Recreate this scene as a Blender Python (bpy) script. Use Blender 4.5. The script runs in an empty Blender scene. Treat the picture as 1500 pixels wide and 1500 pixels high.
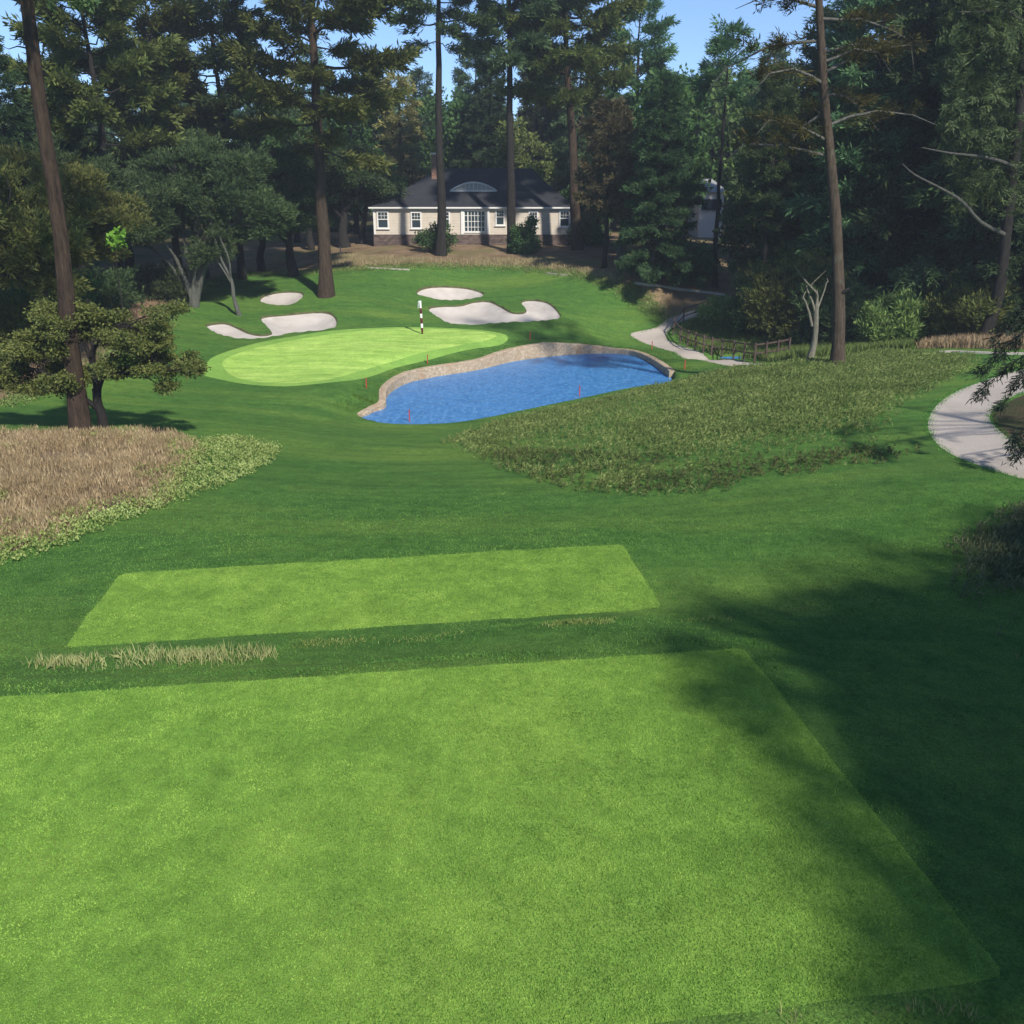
import bpy, math, random
import numpy as np
from mathutils import Vector, Matrix
from mathutils.geometry import delaunay_2d_cdt

SC = bpy.context.scene
COL = SC.collection
R = math.radians

# ------------------------------------------------------------------ camera
F = 1316.0                       # focal length in pixels of the 1500 px photograph
PITCH = R(19.3)
CZ = 10.0                        # camera height above datum
cp, sp = math.cos(PITCH), math.sin(PITCH)
cam_d = bpy.data.cameras.new('camera')
cam = bpy.data.objects.new('camera', cam_d); COL.objects.link(cam)
cam_d.sensor_fit = 'HORIZONTAL'; cam_d.sensor_width = 36.0
cam_d.lens = 36.0 * F / 1500.0
cam_d.clip_start = 0.1; cam_d.clip_end = 3000
cam.location = (0, 0, CZ)
cam.rotation_euler = (math.pi / 2 - PITCH, 0, 0)
SC.camera = cam


def rays(p):
    p = np.asarray(p, float).reshape(-1, 2)
    u = (p[:, 0] - 750) / F; v = -(p[:, 1] - 750) / F
    return np.stack([u, cp + v * sp, -sp + v * cp], 1)


def on_plane(p, z):
    d = rays(p); t = (np.asarray(z) - CZ) / d[:, 2]
    return d * t[:, None] + np.array([0, 0, CZ])


def at_y(px, py, Y):
    d = rays([(px, py)])[0]; t = Y / d[1]
    return Vector((d[0] * t, Y, CZ + d[2] * t))


def proj(P):
    P = np.asarray(P, float).reshape(-1, 3) - np.array([0, 0, CZ])
    zc = P[:, 1] * cp - P[:, 2] * sp; yc = P[:, 1] * sp + P[:, 2] * cp
    return np.stack([750 + F * P[:, 0] / zc, 750 - F * yc / zc], 1)


# ------------------------------------------------------------------ polygons
def smooth(pts, n=6):
    P = np.asarray(pts, float); m = len(P); out = []
    for i in range(m):
        a, b, c, d = P[i - 1], P[i], P[(i + 1) % m], P[(i + 2) % m]
        for k in range(n):
            t = k / n
            out.append(0.5 * ((2 * b) + (c - a) * t + (2 * a - 5 * b + 4 * c - d) * t * t + (3 * b - a - 3 * c + d) * t ** 3))
    return np.array(out)


def open_smooth(pts, n=6):
    P = np.asarray(pts, float); m = len(P); out = []
    for i in range(m - 1):
        a, b, c, d = P[max(i - 1, 0)], P[i], P[i + 1], P[min(i + 2, m - 1)]
        for k in range(n):
            t = k / n
            out.append(0.5 * ((2 * b) + (c - a) * t + (2 * a - 5 * b + 4 * c - d) * t * t + (3 * b - a - 3 * c + d) * t ** 3))
    out.append(P[-1])
    return np.array(out)


def resample(poly, step):
    P = np.asarray(poly); Q = np.vstack([P, P[:1]])
    seg = np.linalg.norm(np.diff(Q[:, :2], axis=0), axis=1)
    s = np.concatenate([[0], np.cumsum(seg)]); n = max(6, int(s[-1] / step))
    t = np.linspace(0, s[-1], n, endpoint=False)
    return np.stack([np.interp(t, s, Q[:, k]) for k in range(P.shape[1])], 1)


def inside(pts, poly):
    x, y = pts[:, 0], pts[:, 1]; res = np.zeros(len(pts), bool)
    P = np.asarray(poly)[:, :2]
    lo, hi = P.min(0), P.max(0)
    idx = np.where((x >= lo[0]) & (x <= hi[0]) & (y >= lo[1]) & (y <= hi[1]))[0]
    if not len(idx): return res
    x, y = x[idx], y[idx]; r = np.zeros(len(idx), bool); Q = np.roll(P, 1, 0)
    for (x1, y1), (x2, y2) in zip(P, Q):
        if y1 == y2: continue
        c = ((y1 > y) != (y2 > y)) & (x < (x2 - x1) * (y - y1) / (y2 - y1) + x1)
        r ^= c
    res[idx] = r
    return res


def sdist(pts, poly, closed=True, margin=6.0):
    """signed distance to a polygon, negative inside; far points get a large value"""
    P = np.asarray(poly)[:, :2]; lo, hi = P.min(0) - margin, P.max(0) + margin
    out = np.full(len(pts), 1e3)
    idx = np.where((pts[:, 0] >= lo[0]) & (pts[:, 0] <= hi[0]) & (pts[:, 1] >= lo[1]) & (pts[:, 1] <= hi[1]))[0]
    if not len(idx): return out
    p = pts[idx]; d = np.full(len(idx), 1e9)
    n = len(P)
    for i in range(n if closed else n - 1):
        a = P[i]; b = P[(i + 1) % n]; ab = b - a; L = ab @ ab
        if L < 1e-12: continue
        t = np.clip(((p - a) @ ab) / L, 0, 1)
        q = a + t[:, None] * ab - p
        d = np.minimum(d, (q * q).sum(1))
    d = np.sqrt(d)
    if closed: d[inside(p, P)] *= -1
    out[idx] = d
    return out


def offset_poly(poly, d):
    """move a closed outline inwards (d > 0) along its normals"""
    P = np.asarray(poly)[:, :2]
    t = np.roll(P, -1, 0) - np.roll(P, 1, 0); t /= np.linalg.norm(t, axis=1)[:, None] + 1e-9
    n = np.stack([-t[:, 1], t[:, 0]], 1)
    area = 0.5 * np.sum(P[:, 0] * np.roll(P[:, 1], -1) - np.roll(P[:, 0], -1) * P[:, 1])
    return P + n * d * (1 if area > 0 else -1)


def sstep(a, b, x):
    t = np.clip((x - a) / (b - a), 0, 1)
    return t * t * (3 - 2 * t)


# ------------------------------------------------------------------ base relief (thin plate spline through measured spots)
CP = [  # px, py, height
 (0,1500,4),(750,1500,4),(1500,1500,3.85),(1500,1250,3.7),(1500,1000,3.55),(-400,1200,4),(-300,900,3.5),
 (0,1022,4),(1090,950,4),(1490,1440,4),(550,985,4),(550,955,3.55),(1150,920,3.5),(1300,880,3.5),
 (95,948,3.5),(970,890,3.5),(910,797,3.4),(175,840,3.4),(550,815,3.45),(0,830,3.2),(550,770,2.9),(1000,780,3.1),(1200,800,3.3),(1500,780,3.5),
 (1450,720,3.6),(0,700,2.9),(250,700,2.6),(450,690,2.1),(700,720,2.3),(900,745,2.6),(1200,720,3.15),(1360,690,3.4),(-150,680,3.0),
 (0,635,2.6),(120,632,2.4),(300,630,1.9),(450,630,1.35),(600,640,1.0),
 (535,620,.76),(640,630,.76),(740,608,.78),(850,592,.85),
 (985,558,1.25),(1100,535,2.2),(1230,530,2.8),(1400,516,3.2),(1000,640,2.5),(1200,600,3.1),(880,690,2.35),(800,650,1.7),(1300,620,3.3),
 (1090,533,1.15),(1000,518,1.05),(930,490,1.2),(1050,455,2.6),(985,470,1.75),(1060,490,1.5),(1190,520,1.6),(1300,500,2.0),(1400,498,2.6),(1500,495,3.0),
 (1440,700,3.6),(1370,620,3.4),(1400,570,3.35),(1490,540,3.3),(1480,620,3.45),(1600,600,3.6),
 (305,535,1.55),(400,566,1.42),(500,561,1.42),(744,492,1.8),(620,482,1.9),(450,498,1.9),(560,520,1.65),
 (560,588,1.0),(600,545,1.15),(700,528,1.25),(800,503,1.35),(900,509,.82),(960,525,.92),(1000,543,.98),
 (300,590,1.6),(150,580,1.9),(0,600,2.2),(450,592,1.3),(230,540,1.9),
 (330,485,2.1),(390,472,2.3),(490,465,2.5),(410,437,3.2),(478,432,3.45),(640,466,2.3),(820,460,2.5),(660,428,3.3),(800,440,3.0),
 (620,395,4.7),(450,398,4.5),(800,402,4.35),(930,440,3.0),(950,470,1.95),
 (560,357,6),(840,357,6),(700,372,5.5),(430,398,4.4),(380,388,4.6),(300,440,3.2),(200,430,3.8),(100,560,2.2),(180,520,2.6),(0,560,2.5),(0,500,3.2),
 (960,420,3.9),(1050,420,3.7),(885,390,5)]
cpa = np.array(CP, float)
W = on_plane(cpa[:, :2], cpa[:, 2])
extra = [(-60,30,3.6),(-60,60,4.6),(60,30,4.2),(60,60,4.2),(0,-15,3.2),(-30,-10,3.6),(30,-10,3.4),(-60,100,6.2),(0,110,6.5),(60,100,5.5),
         (-140,60,6),(140,60,6),(0,160,7.5),(-110,150,7.5),(110,150,7),(0,-80,3),(-140,-40,4),(140,-40,4),(30,20,3.6),(45,45,3.6),(-40,45,3.6),(26,8,3.4),(-25,12,3.4)]
W = np.vstack([W, np.array(extra, float)])


def tps_fit(P, z, lam):
    n = len(P); d = np.linalg.norm(P[:, None] - P[None], axis=2)
    K = np.where(d > 0, d * d * np.log(d + 1e-9), 0) + lam * np.eye(n)
    T = np.hstack([np.ones((n, 1)), P])
    A = np.vstack([np.hstack([K, T]), np.hstack([T.T, np.zeros((3, 3))])])
    return np.linalg.solve(A, np.concatenate([z, np.zeros(3)]))


TW = tps_fit(W[:, :2] / 10, W[:, 2], 0.004)


def z_base(p):
    p = np.asarray(p, float)[:, :2]; out = np.empty(len(p)); S = W[:, :2] / 10
    for i in range(0, len(p), 20000):
        q = p[i:i + 20000] / 10
        d2 = ((q[:, None] - S[None]) ** 2).sum(2)
        out[i:i + 20000] = (0.5 * d2 * np.log(d2 + 1e-12)) @ TW[:-3] + TW[-3] + q @ TW[-2:]
    r = np.hypot(p[:, 0], p[:, 1] - 40)
    return out * (1 - sstep(100, 170, r)) + 7.0 * sstep(100, 170, r)


def cast(p, zf=None, t0=4.0, t1=260.0):
    """pixel -> first point of the relief along its ray"""
    zf = zf or z_base
    d = rays(p); n = len(d); hit = np.full(n, t1); done = np.zeros(n, bool)
    ts = t0 * (t1 / t0) ** np.linspace(0, 1, 420)
    prev = np.full(n, t0)
    for t in ts:
        q = d * t + np.array([0, 0, CZ])
        below = (zf(q) > q[:, 2]) & ~done
        hit[below] = t; done |= below
        prev[~done] = t
    lo = prev.copy(); hi = hit.copy()
    for _ in range(14):
        m = (lo + hi) / 2; q = d * m[:, None] + np.array([0, 0, CZ]); b = zf(q) > q[:, 2]
        hi = np.where(b, m, hi); lo = np.where(b, lo, m)
    return d * hi[:, None] + np.array([0, 0, CZ])
# ------------------------------------------------------------------ outlines of what lies on the ground
GREEN_OUT = [(297,549),(303,533),(319,521),(370,505),(421,495),(490,485),(557,481),(610,480),(667,482),(716,486),(744,493),(733,502),(700,508),(633,523),(583,535),(550,547),(510,558),(477,562),(421,567),(362,564),(314,555)]
GREEN_IN = [(326,536),(330,528),(345,520),(383,509),(437,498),(490,490),(557,483.5),(610,482.5),(667,484),(710,488),(728,493),(713,499),(680,506),(618,518),(567,532),(533,543),(500,553),(472,559),(421,563),(378,561),(341,552)]
SAND_A = [(380,438),(391,431),(415,427),(437,427),(445,431),(439,440),(421,447),(399,447),(386,444)]
SAND_B = [(301,478),(311,474),(330,473),(345,478),(362,486),(378,490),(390,490),(397,487),(391,478),(381,467),(390,463),(423,460),(463,456.5),(485,459),(494,469),(491,479),(477,483),(437,487),(399,493),(378,496),(351,496),(322,490)]
SAND_C = [(609,428),(623,421),(650,419),(687,422),(709,430),(697,437),(660,440),(633,437),(616,433)]
SAND_D = [(627,452),(643,448),(673,447),(693,442),(717,441),(735,449),(750,457),(765,458),(770,453),(763,442),(780,439),(803,443),(818,456),(820,466),(795,470),(733,473),(687,476),(660,474),(640,464)]
PATH_L = [(1076,440),(1058,445),(1030,451),(1004,458),(976,468),(960,480),(924,488),(930,496),(952,506),(1000,520),(1036,530),(1072,537),(1108,537),(1125,535),(1100,531),(1060,523),(1020,513),(990,503),(976,494),(982,482),(998,471),(1022,464),(1056,456),(1100,449)]
PATH_R = [(1620,742),(1560,722),(1500,702),(1440,684),(1388,662),(1364,638),(1360,616),(1372,594),(1400,574),(1440,558),(1480,545),(1560,528),(1640,520),(1660,545),(1560,558),(1500,575),(1466,590),(1451,606),(1452,618),(1468,634),(1500,658),(1560,684),(1640,712)]
POND_FAR = [(532,611),(550,603),(565,597),(568,580),(593,563),(633,553),(700,542),(750,530),(800,523),(850,519),(900,518),(933,523),(960,537),(980,553)]
POND_NEAR = [(984,562),(933,566),(850,583),(767,600),(713,611),(660,619),(600,621),(557,619)]
WALL_H = [.10,.20,.28,.42,.52,.55,.55,.75,.85,.60,.28,.28,.32,.34]      # exposed wall height along the far shore
HEATH = [(645,650),(690,672),(735,692),(820,718),(945,728),(1060,722),(1100,708),(1150,700),(1240,690),(1330,672),(1350,660),(1312,640),(1312,612),(1345,585),(1400,560),(1430,540),(1440,525),(1380,517),(1290,515),(1230,524),(1100,538),(1020,552),(985,562),(850,588),(740,612),(690,632)]
HEATH_E = [(1385,805),(1410,778),(1480,742),(1600,720),(1700,850),(1640,1000),(1520,960),(1460,935),(1400,880)]
TALL = [(-250,650),(0,632),(130,632),(240,628),(290,648),(300,665),(270,700),(240,740),(150,748),(100,785),(0,812),(-250,880)]
FRINGE = [(240,640),(290,645),(350,640),(418,660),(385,690),(290,730),(200,762),(100,802),(0,835),(-150,880),(-150,840),(0,795),(110,760),(200,730),(250,690)]
STRAW = [(-300,640),(-80,612),(0,592),(93,560),(150,535),(200,500),(240,470),(268,440),(300,418),(340,405),(390,401),(430,401),(478,397),(560,392),(650,390),(750,392),(830,400),(880,411),(920,426),(945,446),(972,464)]

PG = {}
PG['tee_a'] = on_plane([(-250,1037),(1090,950),(1478,1434),(-1063,1755)], 4.0)
PG['tee_b'] = on_plane([(95,948),(972,891),(911,797),(175,840)], 3.46)
def soft_edge(P, seed):
    P = resample(P, .13); r = np.random.default_rng(seed)
    for _ in range(1): P = (np.roll(P, 1, 0) + 2 * P + np.roll(P, -1, 0)) / 4
    w = r.normal(0, .022, (len(P), 2))
    for _ in range(2): w = (np.roll(w, 1, 0) + w + np.roll(w, -1, 0)) / 3
    P[:, :2] += w
    return P


PG['tee_a'] = soft_edge(PG['tee_a'], 1); PG['tee_b'] = soft_edge(PG['tee_b'], 2)
PG['green_out'] = resample(cast(smooth(GREEN_OUT)), .45)
PG['green_in'] = resample(cast(smooth(GREEN_IN)), .45)
for k, v in (('sand_a', SAND_A), ('sand_b', SAND_B), ('sand_c', SAND_C), ('sand_d', SAND_D)):
    PG[k] = resample(cast(smooth(v)), .3)
PG['path_l'] = resample(cast(smooth(PATH_L)), .4)
PG['path_r'] = resample(cast(smooth(PATH_R)), .4)
WATER_Z = 0.6
far = on_plane(open_smooth(POND_FAR, 5), WATER_Z)
near = on_plane(open_smooth(POND_NEAR, 5), WATER_Z)
WALL_LINE = far[:, :2]
WALL_HT = np.interp(np.linspace(0, len(WALL_H) - 1, len(far)), np.arange(len(WALL_H)), WALL_H)
PG['pond'] = np.vstack([far, near])
PG['pond_s'] = resample(PG['pond'], .4)
PG['heath'] = cast(smooth(HEATH, 3)); PG['heath_e'] = cast(smooth(HEATH_E, 3))
PG['tall'] = cast(smooth(TALL, 3)); PG['fringe'] = cast(smooth(FRINGE, 3))
st = cast(open_smooth(STRAW, 3))[:, :2]
# the woodland floor: beyond the turf line, round the house and both woods
PG['straw'] = np.vstack([st, [(16,62),(19,58),(24,52),(27,46.5),(32,43),(45,41),(90,40),(180,60),(180,220),(-180,220),(-180,35),(-60,32)]])
PG['straw_e'] = cast(smooth([(1452,606),(1470,592),(1520,573),(1620,560),(1750,600),(1750,700),(1620,704),(1540,676),(1490,652),(1462,628)]))
CREEK_C = on_plane([(1080,524)], .9)[0]


def rows_round(sd, lo, hi): return (sd > lo) & (sd < hi)


def wall_height_near(p):
    """exposed wall height at the nearest spot of the far shore and the distance to it"""
    d = np.full(len(p), 1e3); h = np.zeros(len(p))
    idx = np.where((np.abs(p[:, 0]) < 20) & (p[:, 1] > 34) & (p[:, 1] < 66))[0]
    if len(idx):
        q = p[idx, :2]; D = np.linalg.norm(q[:, None] - WALL_LINE[None], axis=2); k = D.argmin(1)
        d[idx] = D[np.arange(len(idx)), k]; h[idx] = WALL_HT[k]
    return d, h


def Zf(p):
    """finished ground height"""
    p = np.asarray(p, float)[:, :2]
    z = z_base(p)
    for key, h in (('tee_b', 3.46), ('tee_a', 4.0)):
        sd = sdist(p, PG[key]); k = 1 - sstep(0.0, 0.75, sd)
        z = z * (1 - k) + h * k
    for key, dep in (('sand_a', .32), ('sand_b', .38), ('sand_c', .34), ('sand_d', .42)):
        sd = sdist(p, PG[key], margin=2)
        z = z - np.where(sd < 0, .09 * sstep(0, .06, -sd) + dep * sstep(.05, 1.5, -sd), 0) + .05 * np.exp(-(np.clip(sd, 0, 5) / .5) ** 2) * (sd >= 0) * (sd < 3)
    sd = sdist(p, PG['green_out'], margin=2)
    z = z + .05 * (1 - sstep(-.1, .3, sd))
    for key in ('path_l', 'path_r'):
        sd = sdist(p, PG[key], margin=2); z = z - .03 * (1 - sstep(-.15, 0, sd))
    # pond: bed under water, a steep step hidden inside the wall, a soft shore on the near side
    sd = sdist(p, PG['pond'], margin=8)
    dw, hw = wall_height_near(p)
    wallside = dw < np.abs(sd) + .35
    top = WATER_Z + hw
    bank = np.where(wallside, np.where(sd < .1, -.6, top + (z - top) * sstep(0.3, 2.2, sd)), z)
    nearz = WATER_Z + np.where(sd < 0, np.maximum(.35 * sd, -1.0), (z - WATER_Z) * sstep(-.25, 3.0, sd) + .06 * sstep(0, .4, sd))
    # heather bank drops right into the water: keep the shore soft but short
    z2 = np.where(wallside, bank, nearz)
    z = np.where(sd < 8, z2, z)
    # small creek behind the rail fence
    d = np.hypot((p[:, 0] - CREEK_C[0]) / 3.2, (p[:, 1] - CREEK_C[1]) / .9)
    z = z - .5 * np.exp(-d ** 2)
    return z
# ------------------------------------------------------------------ node helpers
def new_mat(name):
    m = bpy.data.materials.new(name); m.use_nodes = True
    nt = m.node_tree; nt.nodes.clear()
    out = nt.nodes.new('ShaderNodeOutputMaterial')
    return m, nt, out


def N(nt, typ, **kw):
    n = nt.nodes.new('ShaderNode' + typ)
    for k, v in kw.items():
        if k.startswith('i_'):
            key = k[2:].replace('_', ' ')
            n.inputs[int(key) if key.isdigit() else key].default_value = v
        else:
            setattr(n, k, v)
    return n


def rgb(r, g, b): return (r, g, b, 1.0)


def coords(nt, sx=1, sy=1, sz=1, rot=(0, 0, 0)):
    tc = N(nt, 'TexCoord'); mp = N(nt, 'Mapping')
    mp.inputs['Scale'].default_value = (sx, sy, sz); mp.inputs['Rotation'].default_value = rot
    nt.links.new(tc.outputs['Object'], mp.inputs['Vector'])
    return mp.outputs['Vector']


def noise(nt, vec, scale, detail=3, rough=.55, lo=.3, hi=.7):
    n = N(nt, 'TexNoise'); n.inputs['Scale'].default_value = scale
    n.inputs['Detail'].default_value = detail; n.inputs['Roughness'].default_value = rough
    nt.links.new(vec, n.inputs['Vector'])
    r = N(nt, 'MapRange'); r.inputs['From Min'].default_value = lo; r.inputs['From Max'].default_value = hi
    nt.links.new(n.outputs['Fac'], r.inputs['Value'])
    return r.outputs['Result']


def mix(nt, fac, a, b, mode='MIX'):
    m = N(nt, 'Mix'); m.data_type = 'RGBA'; m.blend_type = mode
    for s, v in ((m.inputs[0], fac), (m.inputs[6], a), (m.inputs[7], b)):
        if hasattr(v, 'links') or isinstance(v, bpy.types.NodeSocket): nt.links.new(v, s)
        else: s.default_value = v
    return m.outputs[2]


def math_(nt, op, a, b=0.0):
    m = N(nt, 'Math'); m.operation = op
    for s, v in ((m.inputs[0], a), (m.inputs[1], b)):
        if isinstance(v, bpy.types.NodeSocket): nt.links.new(v, s)
        else: s.default_value = v
    return m.outputs[0]


def bump(nt, h, strength=.5, dist=.02):
    b = N(nt, 'Bump'); b.inputs['Strength'].default_value = strength; b.inputs['Distance'].default_value = dist
    nt.links.new(h, b.inputs['Height'])
    return b.outputs['Normal']


def principled(nt, out, col, rough=.8, normal=None, spec=.3, metallic=0.0):
    p = N(nt, 'BsdfPrincipled')
    if isinstance(col, bpy.types.NodeSocket): nt.links.new(col, p.inputs['Base Color'])
    else: p.inputs['Base Color'].default_value = col
    if isinstance(rough, bpy.types.NodeSocket): nt.links.new(rough, p.inputs['Roughness'])
    else: p.inputs['Roughness'].default_value = rough
    p.inputs['Specular IOR Level'].default_value = spec
    p.inputs['Metallic'].default_value = metallic
    if normal is not None: nt.links.new(normal, p.inputs['Normal'])
    nt.links.new(p.outputs[0], out.inputs['Surface'])
    return p


def plain(name, col, rough=.7, vary=.12, scale=6, spec=.3, metallic=0.0, bumpy=.15):
    m, nt, out = new_mat(name)
    v = coords(nt); n = noise(nt, v, scale, 5)
    d = tuple(c * (1 - vary) for c in col); l = tuple(min(1, c * (1 + vary)) for c in col)
    principled(nt, out, mix(nt, n, rgb(*d), rgb(*l)), rough, bump(nt, noise(nt, v, scale * 6, 4), bumpy, .01), spec, metallic)
    return m


def turf(name, dark, light, tint, fine=55, mid=3.0, big=.16, bumpy=.5, sx=1.0, sy=1.0, worn=None):
    m, nt, out = new_mat(name)
    v = coords(nt, sx, sy); v0 = coords(nt)
    c = mix(nt, noise(nt, v0, mid, 6, .65, .33, .68), rgb(*dark), rgb(*light))
    c = mix(nt, math_(nt, 'MULTIPLY', noise(nt, v, big, 4, .6, .45, .75), .75), c, rgb(*tint))
    c = mix(nt, math_(nt, 'MULTIPLY', noise(nt, coords(nt, sx, sy), big * 3.3, 4, .6, .5, .8), .5), c, rgb(*[q * .72 for q in dark]))
    f = noise(nt, v0, fine, 3, .7, .3, .7)
    c = mix(nt, .75, c, mix(nt, f, rgb(.42, .42, .42), rgb(1.5, 1.5, 1.35)), 'MULTIPLY')
    c = mix(nt, .6, c, mix(nt, noise(nt, v0, mid * 2.2, 8, .82, .34, .66), rgb(.62, .66, .6), rgb(1.36, 1.30, 1.3)), 'MULTIPLY')
    if worn: c = mix(nt, noise(nt, v0, 1.7, 5, .7, .66, .8), c, rgb(*worn))
    h = noise(nt, v0, fine * .8, 4, .7)
    principled(nt, out, c, .85, bump(nt, h, bumpy, .02), .12)
    return m


M = {}
M['rough'] = turf('rough_turf', (.056, .136, .030), (.092, .202, .042), (.165, .258, .052), 34, 2.2, .22, .8, .35, 1.5)
M['tee'] = turf('tee_turf', (.128, .240, .042), (.215, .368, .066), (.282, .412, .078), 60, 3.5, .35, .5)
M['green'] = turf('green_turf', (.30, .50, .105), (.36, .57, .125), (.42, .59, .15), 20, .55, .3, .1, .35, 2.4)
def streaks(m, lo, hi):
    """soft mowing bands laid over a turf colour"""
    nt = m.node_tree; p = next(n for n in nt.nodes if n.type == 'BSDF_PRINCIPLED'); src = p.inputs['Base Color'].links[0].from_socket
    f = noise(nt, coords(nt, .28, 2.0, 1, (0, 0, R(6))), 1.0, 4, .6, .36, .64)
    g = noise(nt, coords(nt, 1.1, .5, 1, (0, 0, R(-20))), .8, 3, .6, .35, .65)
    k = math_(nt, 'ADD', math_(nt, 'MULTIPLY', f, .7), math_(nt, 'MULTIPLY', g, .3))
    nt.links.new(mix(nt, .85, src, mix(nt, k, rgb(*lo), rgb(*hi)), 'MULTIPLY'), p.inputs['Base Color'])


streaks(M['green'], (.74, .80, .70), (1.28, 1.16, 1.25))
streaks(M['rough'], (.78, .84, .82), (1.22, 1.14, 1.05))
M['collar'] = turf('collar_turf', (.19, .36, .075), (.24, .42, .085), (.27, .43, .095), 25, .9, .3, .3)


def m_sand():
    m, nt, out = new_mat('bunker_sand'); v = coords(nt)
    c = mix(nt, noise(nt, v, .8, 7, .65), rgb(.44, .395, .35), rgb(.56, .51, .46))
    principled(nt, out, c, .95, bump(nt, noise(nt, v, 9, 5), .12, .02), .1)
    return m


def m_path():
    m, nt, out = new_mat('path_gravel'); v = coords(nt)
    c = mix(nt, noise(nt, v, .5, 7, .7), rgb(.39, .345, .295), rgb(.49, .435, .38))
    c = mix(nt, .6, c, mix(nt, noise(nt, v, 28, 4, .7), rgb(.72, .7, .68), rgb(1.25, 1.22, 1.2)), 'MULTIPLY')
    c = mix(nt, math_(nt, 'MULTIPLY', noise(nt, v, 5, 7, .8, .6, .75), .55), c, rgb(.20, .16, .12))
    principled(nt, out, c, .95, bump(nt, noise(nt, v, 30, 4), .5, .02), .1)
    return m


def m_straw():
    m, nt, out = new_mat('pine_straw'); v = coords(nt)
    c = mix(nt, noise(nt, v, .5, 6, .65), rgb(.16, .110, .068), rgb(.36, .265, .170))
    c = mix(nt, noise(nt, v, .22, 4, .6, .5, .68), c, rgb(.20, .185, .085))
    c = mix(nt, .7, c, mix(nt, noise(nt, v, 14, 5, .8), rgb(.5, .48, .45), rgb(1.4, 1.35, 1.25)), 'MULTIPLY')
    principled(nt, out, c, .95, bump(nt, noise(nt, v, 9, 6, .8), .9, .06), .08)
    return m


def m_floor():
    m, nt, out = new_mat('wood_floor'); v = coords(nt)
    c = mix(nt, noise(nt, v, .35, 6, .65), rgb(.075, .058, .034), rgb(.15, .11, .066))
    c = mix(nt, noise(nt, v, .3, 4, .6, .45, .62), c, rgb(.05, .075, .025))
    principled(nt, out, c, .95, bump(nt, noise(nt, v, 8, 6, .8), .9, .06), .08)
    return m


def m_water():
    m, nt, out = new_mat('pond_water'); v = coords(nt, 1.9, 1.0)
    h = noise(nt, v, 1.6, 4, .6); h2 = noise(nt, v, 5.5, 3, .6)
    hh = math_(nt, 'ADD', h, math_(nt, 'MULTIPLY', h2, .45))
    c = mix(nt, noise(nt, v, 1.1, 4, .6), rgb(.034, .165, .40), rgb(.060, .225, .51))
    c = mix(nt, math_(nt, 'MULTIPLY', noise(nt, coords(nt, 1.8, .9), 3.0, 4, .7, .46, .68), .8), c, rgb(.13, .33, .61))
    principled(nt, out, c, .32, bump(nt, hh, .6, .06), .22)
    return m


def m_stone():
    m, nt, out = new_mat('wall_stone')
    v = coords(nt)
    vo = N(nt, 'TexVoronoi'); vo.inputs['Scale'].default_value = 6.5; nt.links.new(v, vo.inputs['Vector'])
    vd = N(nt, 'TexVoronoi'); vd.feature = 'DISTANCE_TO_EDGE'; vd.inputs['Scale'].default_value = 6.5; nt.links.new(v, vd.inputs['Vector'])
    sep = N(nt, 'SeparateColor'); nt.links.new(vo.outputs['Color'], sep.inputs[0])
    c = mix(nt, sep.outputs[0], rgb(.41, .31, .205), rgb(.56, .445, .315))
    c = mix(nt, noise(nt, v, 1.3, 5, .6, .55, .8), c, rgb(.42, .24, .12))
    e = N(nt, 'MapRange'); e.inputs['From Max'].default_value = .06; nt.links.new(vd.outputs['Distance'], e.inputs['Value'])
    c = mix(nt, e.outputs[0], rgb(.33, .25, .18), c)
    principled(nt, out, c, .9, bump(nt, e.outputs[0], .7, .04), .15)
    return m


M['sand'] = m_sand(); M['path'] = m_path(); M['straw'] = m_straw(); M['floor'] = m_floor(); M['water'] = m_water(); M['stone'] = m_stone()
M['lip'] = plain('bunker_lip', (.085, .085, .035), .95, .35, 3)
M['bed'] = plain('pond_bed', (.10, .085, .055), .9)


# ------------------------------------------------------------------ object helpers
def link(o, parent=None):
    COL.objects.link(o)
    if parent is not None: o.parent = parent
    return o


def tag(o, label=None, cat=None, group=None, kind=None):
    if label: o['label'] = label
    if cat: o['category'] = cat
    if group: o['group'] = group
    if kind: o['kind'] = kind
    return o


def mesh_np(name, V, Fq, mats, smooth=False, fmat=None):
    """mesh from numpy vertices and one array of equal-sided faces (or a list of them)"""
    me = bpy.data.meshes.new(name)
    Fs = Fq if isinstance(Fq, (list, tuple)) else [Fq]
    Fs = [np.asarray(f, np.int32) for f in Fs if len(f)]
    me.vertices.add(len(V)); me.vertices.foreach_set('co', np.asarray(V, np.float32).ravel())
    nl = sum(f.size for f in Fs); nf = sum(len(f) for f in Fs)
    me.loops.add(nl); me.polygons.add(nf)
    me.loops.foreach_set('vertex_index', np.concatenate([f.ravel() for f in Fs]))
    tot = np.concatenate([np.full(len(f), f.shape[1], np.int32) for f in Fs])
    me.polygons.foreach_set('loop_start', np.concatenate([[0], np.cumsum(tot)[:-1]]).astype(np.int32))
    me.polygons.foreach_set('loop_total', tot)
    me.polygons.foreach_set('use_smooth', np.full(nf, smooth))
    for m in (mats if isinstance(mats, (list, tuple)) else [mats]): me.materials.append(m)
    if fmat is not None: me.polygons.foreach_set('material_index', np.asarray(fmat, np.int32))
    me.update(calc_edges=True); me.validate()
    return me


def obj(name, me, parent=None): return link(bpy.data.objects.new(name, me), parent)


def empty(name, loc, rz=0.0):
    o = bpy.data.objects.new(name, None); o.empty_display_size = .3
    o.location = loc; o.rotation_euler = (0, 0, rz)
    return link(o)


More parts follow.
